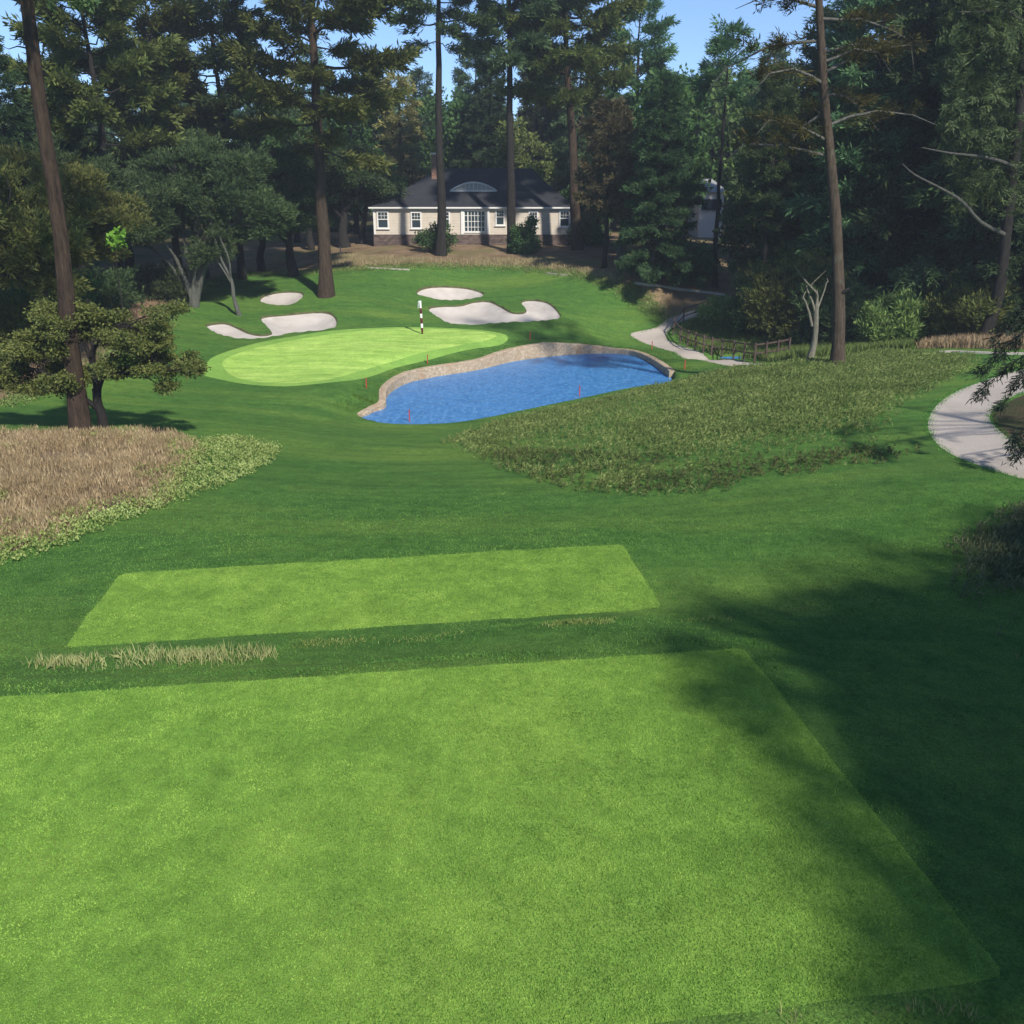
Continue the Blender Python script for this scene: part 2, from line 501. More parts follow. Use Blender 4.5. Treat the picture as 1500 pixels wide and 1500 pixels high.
class MB:
    """collects quads and triangles"""
    def __init__(s): s.v = []; s.q = []; s.t = []; s.n = 0
    def add(s, V, q=None, t=None):
        V = np.asarray(V, float).reshape(-1, 3)
        if q is not None and len(q): s.q.append(np.asarray(q, int).reshape(-1, 4) + s.n)
        if t is not None and len(t): s.t.append(np.asarray(t, int).reshape(-1, 3) + s.n)
        s.v.append(V); s.n += len(V)
    def box(s, c, size, rz=0.0, rx=0.0, ry=0.0, taper=1.0):
        sx, sy, sz = [a / 2 for a in size]
        v = np.array([(-sx,-sy,-sz),(sx,-sy,-sz),(sx,sy,-sz),(-sx,sy,-sz),(-sx*taper,-sy*taper,sz),(sx*taper,-sy*taper,sz),(sx*taper,sy*taper,sz),(-sx*taper,sy*taper,sz)])
        Rm = np.array(Matrix.Rotation(rz, 3, 'Z') @ Matrix.Rotation(ry, 3, 'Y') @ Matrix.Rotation(rx, 3, 'X'))
        s.add(v @ Rm.T + np.array(c), [(0,3,2,1),(4,5,6,7),(0,1,5,4),(1,2,6,5),(2,3,7,6),(3,0,4,7)])
    def bar(s, a, b, w, h=None):
        a, b = np.array(a, float), np.array(b, float); h = h or w
        d = b - a; L = np.linalg.norm(d); d /= L
        up = np.array([0, 0, 1.0]) if abs(d[2]) < .95 else np.array([0, 1.0, 0])
        x = np.cross(d, up); x /= np.linalg.norm(x); y = np.cross(x, d)
        v = [p + i * x * w / 2 + j * y * h / 2 for p in (a, b) for i, j in ((-1,-1),(1,-1),(1,1),(-1,1))]
        s.add(v, [(0,1,2,3),(7,6,5,4),(0,4,5,1),(1,5,6,2),(2,6,7,3),(3,7,4,0)])
    def tube(s, path, rad, n=7, cap=True, wob=0.0, rng=None):
        P = np.asarray(path, float); m = len(P); r = np.broadcast_to(np.asarray(rad, float), (m,))
        T = np.gradient(P, axis=0); T /= np.linalg.norm(T, axis=1)[:, None] + 1e-9
        ref = np.array([1.0, 0, 0]) if abs(T[0, 0]) < .8 else np.array([0, 1.0, 0])
        V = []; a = np.linspace(0, 2 * math.pi, n, endpoint=False)
        u = np.cross(T[0], ref); u /= np.linalg.norm(u)
        for i in range(m):
            u = u - T[i] * (u @ T[i]); u /= np.linalg.norm(u) + 1e-9; w = np.cross(T[i], u)
            rr = r[i] * (1 + (wob * rng.uniform(-1, 1, n) if wob else 0))
            V.append(P[i] + (np.cos(a) * rr)[:, None] * u + (np.sin(a) * rr)[:, None] * w)
        V = np.vstack(V); q = []
        for i in range(m - 1):
            for k in range(n):
                k2 = (k + 1) % n
                q.append((i * n + k, i * n + k2, (i + 1) * n + k2, (i + 1) * n + k))
        tr = []
        if cap:
            V = np.vstack([V, P[-1] + T[-1] * r[-1] * .5]); e = len(V) - 1
            tr = [((m - 1) * n + k, (m - 1) * n + (k + 1) % n, e) for k in range(n)]
        s.add(V, q, tr)
    def lathe(s, prof, n=16, c=(0, 0, 0)):
        prof = np.asarray(prof, float); a = np.linspace(0, 2 * math.pi, n, endpoint=False); m = len(prof)
        V = np.vstack([np.stack([r * np.cos(a), r * np.sin(a), np.full(n, z)], 1) for r, z in prof]) + np.array(c)
        q = [(i * n + k, i * n + (k + 1) % n, (i + 1) * n + (k + 1) % n, (i + 1) * n + k) for i in range(m - 1) for k in range(n)]
        s.add(V, q)
    def build(s, name, mats, parent=None, smooth=False, loc=None):
        me = s.mesh(name, mats, smooth); o = obj(name, me, parent)
        if loc is not None: o.location = loc
        return o
    def mesh(s, name, mats, smooth=False):
        Fs = []
        if s.q: Fs.append(np.vstack(s.q))
        if s.t: Fs.append(np.vstack(s.t))
        return mesh_np(name, np.vstack(s.v), Fs, mats, smooth)


# ------------------------------------------------------------------ the ground, one triangulation cut into zones along every outline
def build_ground():
    loops = []
    for k in ('green_out', 'green_in', 'sand_a', 'sand_b', 'sand_c', 'sand_d', 'path_l', 'path_r'):
        loops.append(np.asarray(PG[k])[:, :2])
    for k in ('sand_a', 'sand_b', 'sand_c', 'sand_d'):
        loops.append(offset_poly(PG[k], .07))
    for k in ('path_l', 'path_r', 'green_out'):
        loops.append(offset_poly(PG[k], -.12 if k != 'green_out' else -.3))
    for k in ('tee_a', 'tee_b'):
        loops.append(np.asarray(PG[k])[:, :2])
    ps = PG['pond_s'][:, :2]
    loops += [offset_poly(ps, -.06), offset_poly(ps, -.30)]
    for k in ('straw', 'straw_e', 'tall'):
        loops.append(np.asarray(PG[k])[:, :2])
    V = []; E = []
    for L in loops:
        b = len(V); V += [Vector(p) for p in L.tolist()]; n = len(L)
        E += [(b + i, b + (i + 1) % n) for i in range(n)]

    def axis(a, b, h, far, g=1.22):
        c = list(np.arange(a, b + 1e-6, h)); s = h
        x = b
        while x < far: s *= g; x += s; c.append(x)
        x = a; s = h; lo = []
        while x > -far: s *= g; x -= s; lo.append(x)
        return np.array(lo[::-1] + c)
    gx = axis(-34, 34, .42, 900); gy = axis(3, 92, .42, 900)
    G = np.stack(np.meshgrid(gx, gy), -1).reshape(-1, 2)
    keep = np.ones(len(G), bool)
    for L in loops:
        keep &= np.abs(sdist(G, L, margin=1)) > .13
    G = G[keep]
    V += [Vector(p) for p in G.tolist()]
    vo, eo, fo, *_ = delaunay_2d_cdt(V, E, [], 0, 1e-5, False)
    P = np.array([(v.x, v.y) for v in vo]); T = np.array([f for f in fo if len(f) == 3], np.int32)
    z = Zf(P)
    r = np.hypot(P[:, 0], P[:, 1] - 40); z = np.where(r > 400, z + (r - 400) * .012, z)
    P3 = np.column_stack([P, z])
    c = P[T].mean(1)
    zone = np.full(len(T), 0)
    names = ['rough', 'straw', 'straw_e', 'tall', 'path_l', 'path_r', 'green_out', 'green_in', 'sand_a', 'sand_b', 'sand_c', 'sand_d', 'tee_a', 'tee_b']
    for i, k in enumerate(names):
        if i == 0: continue
        zone[inside(c, PG[k])] = i
    pd = sdist(c, PG['pond'], margin=2); zone[pd < 0] = 99
    a = np.cross(P3[T[:, 1]] - P3[T[:, 0]], P3[T[:, 2]] - P3[T[:, 0]])[:, 2]
    T[a < 0] = T[a < 0][:, ::-1]

    def part(mask, name, mat, fm=None):
        t = T[mask]; u, inv = np.unique(t, return_inverse=True)
        me = mesh_np(name, P3[u], inv.reshape(-1, 3), mat, True, None if fm is None else fm[mask])
        return obj(name, me)

    o = part(zone == 0, 'ground', M['rough']); tag(o, 'mown green rough of the golf hole between tees, green and woods', kind='structure')
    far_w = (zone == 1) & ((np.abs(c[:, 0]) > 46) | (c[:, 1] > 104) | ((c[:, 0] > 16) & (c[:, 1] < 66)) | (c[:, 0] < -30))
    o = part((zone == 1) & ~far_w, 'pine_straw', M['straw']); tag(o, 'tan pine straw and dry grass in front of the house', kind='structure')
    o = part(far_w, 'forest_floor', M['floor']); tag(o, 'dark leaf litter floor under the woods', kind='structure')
    o = part((zone == 2), 'soil', M['floor']); tag(o, 'dark bare soil inside the bend of the gravel path', kind='structure')
    o = part((zone == 3), 'dry_ground', M['straw']); tag(o, 'dry thatch under the tall brown grass', kind='structure')
    for i, (nm, lab) in {4: ('path', 'pale gravel path curving past the rail fence'), 5: ('path', 'pale gravel path bending beside the heather mound')}.items():
        tag(part(zone == i, nm, M['path']), lab, kind='structure')
    tag(part(zone == 6, 'green_collar', M['collar']), 'mown collar round the putting green', kind='structure')
    tag(part(zone == 7, 'putting_green', M['green']), 'bright close mown putting green with the flagstick', kind='structure')
    for i, lab in {8: 'small oval sand bunker beside the tall pine', 9: 'long hooked sand bunker left of the green', 10: 'oval sand bunker high on the bank', 11: 'large hooked sand bunker behind the flagstick'}.items():
        tag(part(zone == i, 'sand_bunker', [M['sand'], M['lip']], (sdist(c, PG[names[i]], margin=1) > -.06).astype(int)), lab, kind='structure')
    tag(part(zone == 12, 'tee_ground', M['tee']), 'large bright mown tee in front', kind='structure')
    tag(part(zone == 13, 'tee_ground', M['tee']), 'second narrower mown tee one step lower', kind='structure')
    tag(part(zone == 99, 'pond_bed', M['bed']), 'muddy bed of the pond', kind='structure')
    # water sheet, carried a little under the shore
    wp = offset_poly(PG['pond_s'], -.12)
    vo, eo, fo, *_ = delaunay_2d_cdt([Vector(p) for p in wp.tolist()], [(i, (i + 1) % len(wp)) for i in range(len(wp))], [], 1, 1e-5, False)
    WV = np.array([(v.x, v.y, WATER_Z) for v in vo]); WT = np.array([f for f in fo if len(f) == 3])
    tag(obj('water', mesh_np('water', WV, WT, M['water'])), 'blue rippled water of the pond', kind='structure')
    a = np.linspace(0, 2 * math.pi, 28, endpoint=False)
    cw = np.column_stack([CREEK_C[0] + 1.1 * np.cos(a), CREEK_C[1] + .4 * np.sin(a), np.full(28, Zf(CREEK_C[None])[0] + .25)])
    tag(obj('water', mesh_np('creek', cw, np.arange(28)[None], M['water'])), 'small patch of blue creek water behind the rail fence', kind='structure')


build_ground()

# lookup grid for fast placing
_gx = np.arange(-48, 48.01, .2); _gy = np.arange(2, 112.01, .2)
_GZ = Zf(np.stack(np.meshgrid(_gx, _gy), -1).reshape(-1, 2)).reshape(len(_gy), len(_gx))


def Zq(p):
    p = np.asarray(p, float)[:, :2]
    fx = np.clip((p[:, 0] + 48) / .2, 0, len(_gx) - 1.001); fy = np.clip((p[:, 1] - 2) / .2, 0, len(_gy) - 1.001)
    i, j = fx.astype(int), fy.astype(int); u, v = fx - i, fy - j
    z = (_GZ[j, i] * (1 - u) + _GZ[j, i + 1] * u) * (1 - v) + (_GZ[j + 1, i] * (1 - u) + _GZ[j + 1, i + 1] * u) * v
    o = (np.abs(p[:, 0]) > 47.8) | (p[:, 1] < 2.2) | (p[:, 1] > 111.8)
    if o.any(): z[o] = Zf(p[o])
    return z


def gz(x, y): return float(Zq([(x, y)])[0])


def ground_px(px, py):
    q = cast([(px, py)], Zq)[0]
    return Vector((q[0], q[1], gz(q[0], q[1])))


def ground_at(px, D, z=None):
    """spot on the ground at distance D whose upright at height z above it shows in column px"""
    zz = gz(0, D) if z is None else z
    depth = D * cp + (CZ - zz) * sp; x = (px - 750) / F * depth
    return Vector((x, D, gz(x, D)))


# ------------------------------------------------------------------ retaining wall of the pond
def build_wall():
    n = len(WALL_LINE); P = WALL_LINE
    t = np.gradient(P, axis=0); t /= np.linalg.norm(t, axis=1)[:, None]
    nr = np.stack([-t[:, 1], t[:, 0]], 1)           # away from the water (line runs left to right)
    w = .34; V = []
    rng = np.random.default_rng(3)
    for i in range(n):
        a = P[i]; b = P[i] + nr[i] * w; zt = WATER_Z + WALL_HT[i] + .03 + rng.uniform(-.015, .015)
        V += [(a[0], a[1], WATER_Z - .7), (a[0], a[1], zt - .03), (a[0] + nr[i][0] * .03, a[1] + nr[i][1] * .03, zt), (b[0], b[1], zt), (b[0], b[1], WATER_Z - .7)]
    q = []
    for i in range(n - 1):
        for k in range(5):
            a, b = i * 5 + k, i * 5 + (k + 1) % 5
            q.append((a, b, b + 5, a + 5))
    me = mesh_np('retaining_wall', np.array(V), [np.array(q), np.array([[0, 1, 2, 3, 4][::-1], [(n - 1) * 5 + k for k in range(5)]])], M['stone'])
    tag(obj('retaining_wall', me), 'low tan stone wall holding the far bank of the pond', 'wall')


build_wall()
# ------------------------------------------------------------------ plant materials
def foliage(name, a, b, c, trans=.33, rare=None):
    """leaf colour drawn leaf by leaf between three hues"""
    m, nt, out = new_mat(name)
    g = N(nt, 'NewGeometry'); oi = N(nt, 'ObjectInfo')
    r = N(nt, 'ValToRGB'); cr = r.color_ramp
    cr.elements[0].position = 0; cr.elements[0].color = rgb(*a)
    cr.elements[1].position = 1; cr.elements[1].color = rgb(*c)
    e = cr.elements.new(.55); e.color = rgb(*b)
    if rare: e = cr.elements.new(.93); e.color = rgb(*c); cr.elements[-1].color = rgb(*rare)
    v = coords(nt)
    f = math_(nt, 'ADD', math_(nt, 'MULTIPLY', g.outputs['Random Per Island'], .6), math_(nt, 'MULTIPLY', noise(nt, v, .8, 3), .4))
    nt.links.new(f, r.inputs[0])
    hs = N(nt, 'HueSaturation')
    nt.links.new(math_(nt, 'ADD', math_(nt, 'MULTIPLY', oi.outputs['Random'], .04), .48), hs.inputs['Hue'])
    nt.links.new(math_(nt, 'ADD', math_(nt, 'MULTIPLY', oi.outputs['Random'], .4), .8), hs.inputs['Value'])
    nt.links.new(r.outputs[0], hs.inputs['Color'])
    p = N(nt, 'BsdfPrincipled'); p.inputs['Roughness'].default_value = .6; p.inputs['Specular IOR Level'].default_value = .15
    t = N(nt, 'BsdfTranslucent'); ms = N(nt, 'MixShader'); ms.inputs[0].default_value = trans
    nt.links.new(hs.outputs[0], p.inputs['Base Color']); nt.links.new(hs.outputs[0], t.inputs['Color'])
    nt.links.new(p.outputs[0], ms.inputs[1]); nt.links.new(t.outputs[0], ms.inputs[2]); nt.links.new(ms.outputs[0], out.inputs['Surface'])
    return m


def bark(name, a, b, lichen=None, sc=1.0):
    m, nt, out = new_mat(name)
    v = coords(nt, 9 * sc, 9 * sc, 1.6 * sc); v0 = coords(nt)
    c = mix(nt, noise(nt, v, 1.0, 6, .7), rgb(*a), rgb(*b))
    if lichen: c = mix(nt, math_(nt, 'MULTIPLY', noise(nt, v0, 1.6, 5, .65, .55, .75), .7), c, rgb(*lichen))
    principled(nt, out, c, .92, bump(nt, noise(nt, v, 1.0, 7, .75), 1.0, .08), .1)
    return m


M['needle_olive'] = foliage('pine_needles_olive', (0.0574, 0.0843, 0.0249), (0.1301, 0.1646, 0.0421), (0.2391, 0.2774, 0.0727))
M['needle_dark'] = foliage('pine_needles_dark', (0.0442, 0.0811, 0.0368), (0.0959, 0.1548, 0.0590), (0.1843, 0.2434, 0.0811))
M['needle_fir'] = foliage('fir_needles', (0.0480, 0.0960, 0.0480), (0.1081, 0.1921, 0.0816), (0.2040, 0.3122, 0.1201))
M['needle_blue'] = foliage('cypress_leaves', (.030, .052, .022), (.066, .104, .040), (.135, .180, .064))
M['needle_shade'] = foliage('spruce_needles_shade', (.008, .014, .010), (.014, .024, .014), (.024, .036, .018), .1)  # near black colour stands in for the shade on the near spruce
M['leaf_dark'] = foliage('leaves_dark', (0.0250, 0.0500, 0.0234), (0.0531, 0.0938, 0.0375), (0.1000, 0.1500, 0.0531))
M['leaf_deep'] = foliage('leaves_deep_green', (0.0328, 0.0770, 0.0297), (0.0713, 0.1543, 0.0475), (0.1365, 0.2671, 0.0653))
M['leaf_mid'] = foliage('leaves_mid_green', (0.0601, 0.1040, 0.0277), (0.1155, 0.1894, 0.0462), (0.1963, 0.2772, 0.0693))
M['leaf_olive'] = foliage('leaves_olive', (0.0619, 0.0845, 0.0253), (0.1352, 0.1577, 0.0422), (0.2534, 0.2591, 0.0675))
M['leaf_brown'] = foliage('leaves_brownish', (0.0675, 0.0630, 0.0360), (0.1305, 0.1125, 0.0540), (0.1800, 0.1688, 0.0675))
M['leaf_gold'] = foliage('leaves_sunlit_gold', (0.1170, 0.1170, 0.0429), (0.2730, 0.2438, 0.0878), (0.4680, 0.4095, 0.1658))  # sunlight on the conifer behind the roof, put into the leaf colour
M['leaf_light'] = foliage('leaves_light_green', (0.0936, 0.1716, 0.0468), (0.2028, 0.3120, 0.0858), (0.3744, 0.4992, 0.1560))
M['leaf_bright'] = foliage('leaves_bright_green', (0.0960, 0.2080, 0.0240), (0.1760, 0.3360, 0.0400), (0.2720, 0.4400, 0.0720))
M['bark_pine'] = bark('pine_bark', (.028, .020, .016), (.115, .080, .056))
M['bark_grey'] = bark('grey_bark', (.070, .076, .064), (.185, .185, .155))
M['bark_dark'] = bark('dark_bark', (.018, .017, .016), (.055, .048, .042))
M['bark_lichen'] = bark('lichen_bark', (.050, .038, .029), (.150, .112, .080), (.17, .17, .12))
M['bark_pale'] = bark('bleached_wood', (.15, .14, .105), (.31, .29, .22), None, .8)
M['limb_dim'] = bark('weathered_limb', (.07, .07, .06), (.15, .145, .125), None, .8)
M['limb_pale'] = bark('pale_limb_bark', (.10, .10, .085), (.22, .21, .18), None, .8)


# ------------------------------------------------------------------ leaf sprays
def norm(v): return v / (np.linalg.norm(v, axis=-1, keepdims=True) + 1e-9)


def t_needles(rng, k=24, L=.30, W=.058):
    """a flat fan of needle blades growing along +x"""
    out = []
    for i in range(k):
        a = rng.uniform(-1.15, 1.15); b = rng.uniform(-.5, .6); l = L * rng.uniform(.6, 1.1)
        d = np.array([math.cos(a) * math.cos(b), math.sin(a) * math.cos(b), math.sin(b)])
        s = norm(np.cross(d, [rng.uniform(-.6, .6), rng.uniform(-.6, .6), 1])) * W * rng.uniform(.7, 1.2) / 2
        o = np.array([rng.uniform(-.05, .30), rng.uniform(-.16, .16), rng.uniform(-.10, .10)])
        out.append([o - s * .4, o + d * l * .55 - s, o + d * l, o + d * l * .55 + s])
    return np.array(out)


def t_leaves(rng, k=9, rad=.26, L=.17, W=.10):
    out = []
    for i in range(k):
        o = norm(rng.normal(size=3)) * rad * rng.uniform(.2, 1)
        d = norm(rng.normal(size=3) + np.array([.6, 0, .1])); s = norm(np.cross(d, rng.normal(size=3))) * W / 2
        l = L * rng.uniform(.7, 1.25)
        out.append([o, o + d * l * .5 - s, o + d * l, o + d * l * .5 + s])
    return np.array(out)


def t_tufts(rng, k=12, L=.26, W=.05, up=.5):
    """short upright twiglets (cypress, heather)"""
    out = []
    for i in range(k):
        o = np.array([rng.uniform(-.05, .3), rng.uniform(-.12, .12), rng.uniform(-.05, .05)])
        d = norm(np.array([rng.uniform(.1, 1), rng.uniform(-.8, .8), rng.uniform(0, 2 * up)])); s = norm(np.cross(d, rng.normal(size=3))) * W / 2
        l = L * rng.uniform(.6, 1.2)
        out.append([o - s * .5, o + d * l * .6 - s, o + d * l, o + d * l * .6 + s])
    return np.array(out)


_tr = np.random.default_rng(11)
TPL = {'needles': [t_needles(_tr) for _ in range(6)],
       'needles_fine': [t_needles(_tr, 11, .30, .04) for _ in range(6)],
       'leaves': [t_leaves(_tr) for _ in range(6)],
       'leaves_big': [t_leaves(_tr, 7, .38, .27, .17) for _ in range(6)],
       'leaves_fine': [t_leaves(_tr, 12, .22, .11, .055) for _ in range(6)],
       'tufts': [t_tufts(_tr) for _ in range(6)],
       'tufts_fine': [t_tufts(_tr, 13, .20, .030, .35) for _ in range(6)]}


def sprays(rng, pos, dirs, tpl, scale=1.0, roll=.45, up=(0, 0, 1)):
    """place spray templates; +x of a template follows dirs, its z stays near up"""
    pos = np.asarray(pos, float); M_ = len(pos)
    if not M_: return np.zeros((0, 3))
    x = norm(np.asarray(dirs, float) + rng.normal(0, .12, (M_, 3)))
    u = np.array(up) + rng.normal(0, roll, (M_, 3))
    y = norm(np.cross(u, x)); z = np.cross(x, y)
    Rm = np.stack([x, y, z], 2)
    s = (np.broadcast_to(scale, (M_,)) * rng.uniform(.75, 1.25, M_))[:, None, None, None]
    T = np.stack(TPL[tpl])[rng.integers(0, len(TPL[tpl]), M_)]
    V = np.einsum('mij,mkvj->mkvi', Rm, T) * s + pos[:, None, None, :]
    return V.reshape(-1, 3)


def quads(V): return np.arange(len(V)).reshape(-1, 4)


def crown_mesh(name, V, mat): return mesh_np(name, V, quads(V), mat)


def bend(p0, p1, sag, n=6, rng=None, wob=0.0):
    t = np.linspace(0, 1, n)[:, None]; P = (1 - t) * p0 + t * p1
    P[:, 2] += sag * (4 * t[:, 0] * (1 - t[:, 0]))
    if rng is not None and wob: P[1:-1] += rng.normal(0, wob, (n - 2, 3))
    return P


def trunk_path(rng, H, lean=(0, 0), wob=.12, n=14, curve=(0, 0)):
    t = np.linspace(0, 1, n)
    P = np.stack([lean[0] * t + curve[0] * 4 * t * (1 - t), lean[1] * t + curve[1] * 4 * t * (1 - t), H * t], 1)
    w = np.cumsum(rng.normal(0, wob * .4, (n, 2)), 0); w -= w[:1] + (w[-1:] - w[:1]) * t[:, None]
    P[:, :2] += w
    P[0, 2] = -.35
    return P


def along(P, t):
    i = np.clip(t * (len(P) - 1), 0, len(P) - 1.001); k = int(i); f = i - k
    return P[k] * (1 - f) + P[k + 1] * f


# ------------------------------------------------------------------ tall pines and firs
def make_conifer(seed, H, r0, cb=.45, Rm=4.2, nl=46, kind='pine', lean=(0, 0), curve=(0, 0), tpl='needles', scale=1.0, dens=1.0, top=.35, wob=.12, bare=0, bare_rng=(.25, .45)):
    rng = np.random.default_rng(seed); tb = MB(); path = trunk_path(rng, H, lean, wob, 18, curve)
    t = np.linspace(0, 1, 18); rad = r0 * ((1 - t) ** .75 * .93 + .03); rad[0] *= 1.45; rad[1] *= 1.04
    tb.tube(path, rad, 12, wob=.07, rng=rng)
    pos, dr = [], []
    for i in range(nl + bare):
        if i < nl: tt = cb + (1 - cb) * ((i + rng.uniform(.1, .9)) / nl) ** .92 * .985
        else: tt = rng.uniform(*bare_rng)
        s = (tt - cb) / (1 - cb)
        az = i * 2.39996 + rng.uniform(-.5, .5)
        if kind == 'pine':
            L = Rm * (min(1, .55 + 1.3 * max(s, 0)) * (1 - max(s, 0) ** 2.2) + .16) * rng.uniform(.45, 1.12); el = -.22 + .85 * max(s, 0) + rng.uniform(-.15, .15)
        else:
            L = Rm * (1 - max(s, 0)) ** .75 * rng.uniform(.6, 1.1) + .35; el = -.30 + .75 * max(s, 0) + rng.uniform(-.12, .12)
        if i >= nl: L = Rm * rng.uniform(.2, .45)
        p0 = along(path, tt); d = np.array([math.cos(az) * math.cos(el), math.sin(az) * math.cos(el), math.sin(el)])
        p1 = p0 + d * L + np.array([0, 0, .10 * L * (1 if kind == 'pine' else -.4)])
        lp = bend(p0, p1, -.05 * L if kind == 'pine' else .03 * L, 6, rng, .05 * L ** .5)
        rr = min(np.interp(tt, t, rad) * .5, .018 + .016 * L)
        tb.tube(lp, np.linspace(rr, rr * .25, 6), 5, cap=False)
        if i >= nl: continue
        nt_ = max(3, int(L * (3.6 if kind == 'pine' else 4.2) * dens)); side = 1
        for k in range(nt_):
            q = (.30 if kind == 'pine' else .16) + (1 - (.30 if kind == 'pine' else .16)) * (k + rng.uniform(0, 1)) / nt_; side = -side
            o = along(lp, min(q, .999)); a2 = az + side * rng.uniform(.45, 1.25) * (1 - .5 * q); tl = L * .36 * (1.15 - q) + .35
            e2 = el * .4 + rng.uniform(-.25, .3) - (.12 if kind != 'pine' else 0)
            d2 = np.array([math.cos(a2) * math.cos(e2), math.sin(a2) * math.cos(e2), math.sin(e2)])
            m = max(2, int(tl * 3.4 * dens))
            for j in range(m):
                w = (j + rng.uniform(.2, 1)) / m
                pos.append(o + d2 * tl * w + rng.normal(0, .07, 3)); dr.append(d2 + np.array([0, 0, -.15 * (kind != 'pine')]))
            if tl > 1: tb.tube(np.array([o, o + d2 * tl * .8]), [rr * .35, rr * .12], 3, cap=False)
        pos.append(p1); dr.append(d)
    # leader
    for k in range(int(16 * dens)):
        a = rng.uniform(0, 6.28); pos.append(path[-1] + rng.normal(0, .18, 3) - np.array([0, 0, rng.uniform(0, 1.4)])); dr.append([math.cos(a), math.sin(a), .5])
    return tb, sprays(rng, pos, dr, tpl, scale, .85)


# ------------------------------------------------------------------ broadleaf trees: limbs, then leaf clumps shell by shell
def make_broad(seed, lobes, trunk, forks, tpl='leaves', n_cl=110, per=16, cl_r=(.5, .95), flat=.55, scale=1.0, gaps=.25, twig=True, limb_r=.10):
    """lobes: (x, y, z, rx, ry, rz) ellipsoids of the crown; trunk: list of (path, radii); forks: start points of the limbs"""
    rng = np.random.default_rng(seed); tb = MB()
    for P, r in trunk: tb.tube(open_smooth(P, 4), np.interp(np.linspace(0, 1, 4 * (len(P) - 1) + 1), np.linspace(0, 1, len(r)), r), 9, wob=.08, rng=rng)
    forks = np.asarray(forks, float); pos, dr, sc = [], [], []
    wts = np.array([l[3] * l[4] * l[5] for l in lobes]) ** .67; wts /= wts.sum()
    gapdir = norm(rng.normal(size=(7, 3)))
    for i in range(n_cl):
        l = lobes[rng.choice(len(lobes), p=wts)]
        d = norm(rng.normal(size=3)); r = rng.uniform(.45, 1) ** .6
        if gaps and (gapdir @ d).max() > 1 - gaps * .25 and rng.random() < .8: continue
        r *= 1 + .16 * math.sin(5 * d[0] + 7 * d[2] + seed) + rng.normal(0, .05)
        c = np.array(l[:3]) + d * r * np.array(l[3:])
        k = np.argmin(np.linalg.norm(forks - c, axis=1) + rng.uniform(0, .8, len(forks)))
        if twig:
            f = forks[k]; L = np.linalg.norm(c - f)
            lp = bend(f, c, -.06 * L, 5, rng, .05 * L)
            tb.tube(lp, np.linspace(limb_r * .5 * min(1, L / 3) + .012, .010, 5), 4, cap=False)
        R_ = rng.uniform(*cl_r); m = int(per * (R_ / np.mean(cl_r)) ** 2 * rng.uniform(.75, 1.25))
        q = norm(rng.normal(size=(m, 3))) * (rng.uniform(0, 1, (m, 1)) ** .42) * R_
        q[:, 2] *= flat
        pos += list(c + q); dr += list(norm(q + .7 * d * R_))
    return tb, sprays(rng, pos, dr, tpl, scale, .6)


def plant(name, loc, tb, V, bmat, lmat, label, cat='tree', group=None, rz=0.0, trunk_name='trunk'):
    o = empty(name, loc, rz); tag(o, label, cat, group)
    if tb is not None: tb.build(trunk_name, bmat, o, True)
    obj('crown', crown_mesh(name + '_crown', V, lmat), o)
    return o


def dup(root, loc, rz=0.0, s=1.0, label=None, group=None, crown_mat=None, sz=None):
    c = root.copy(); COL.objects.link(c); c.location = loc; c.rotation_euler = (0, 0, rz); c.scale = (s, s, sz or s)
    for ch in root.children:
        k = ch.copy(); COL.objects.link(k); k.parent = c
        for g in ch.children:
            h = g.copy(); COL.objects.link(h); h.parent = k
    if label: c['label'] = label
    if group: c['group'] = group
    return c


# ================================================================== the trees of the picture
PINES = 'tall pines standing over the hole'
# left pine, trunk leaning out of the frame
b = ground_px(118, 634)
tb, V = make_conifer(101, 27, .30, .49, 4.0, 28, 'pine', (.5, .8), tpl='needles', dens=1.1, scale=1.2, wob=.1, bare=3, bare_rng=(.42, .5))
plant('pine_tree', b, tb, V, M['bark_pine'], M['needle_dark'], 'thick leaning pine trunk rising from the tall brown grass', 'tree', PINES)
# pine beside the small oval bunker
b = ground_px(478, 433)
tb, V = make_conifer(102, 27, .50, .34, 5.6, 48, 'pine', (.6, 0), dens=1.25, scale=1.8)
plant('pine_tree', b, tb, V, M['bark_pine'], M['needle_olive'], 'tall olive pine with brown trunk beside the small oval bunker', 'tree', PINES)
b = ground_px(646, 374)
tb, V = make_conifer(103, 27, .40, .57, 4.8, 36, 'pine', (.5, 0), dens=1.2, scale=1.7)
plant('pine_tree', b, tb, V, M['bark_dark'], M['needle_dark'], 'dark straight pine trunk in front of the house, left of its glass door', 'tree', PINES)
b = ground_px(751, 369)
tb, V = make_conifer(104, 27, .40, .53, 5.2, 46, 'pine', (-.5, 0), dens=1.25, scale=1.8)
plant('pine_tree', b, tb, V, M['bark_dark'], M['needle_fir'], 'dark straight pine trunk in front of the house, right of its glass door', 'tree', PINES)
b = ground_px(846, 366)
tb, V = make_conifer(105, 25, .46, .46, 5.2, 50, 'pine', (-1.6, 0), curve=(-.35, 0), dens=1.25, scale=1.8)
plant('pine_tree', b, tb, V, M['bark_pine'], M['needle_olive'], 'brown leaning pine at the right corner of the house', 'tree', PINES)
b = ground_px(885, 392)
tb, V = make_conifer(106, 11.5, .20, .34, 2.2, 34, 'pine', (.1, 0), dens=1.4, scale=1.5)
plant('pine_tree', b, tb, V, M['bark_dark'], M['leaf_brown'], 'slim dark trunk with brownish crown right of the house', 'tree', PINES)
b = ground_px(1047, 421)
tb, V = make_conifer(107, 17, .20, .74, 1.9, 22, 'pine', (-.3, 0), dens=1.3, scale=1.5)
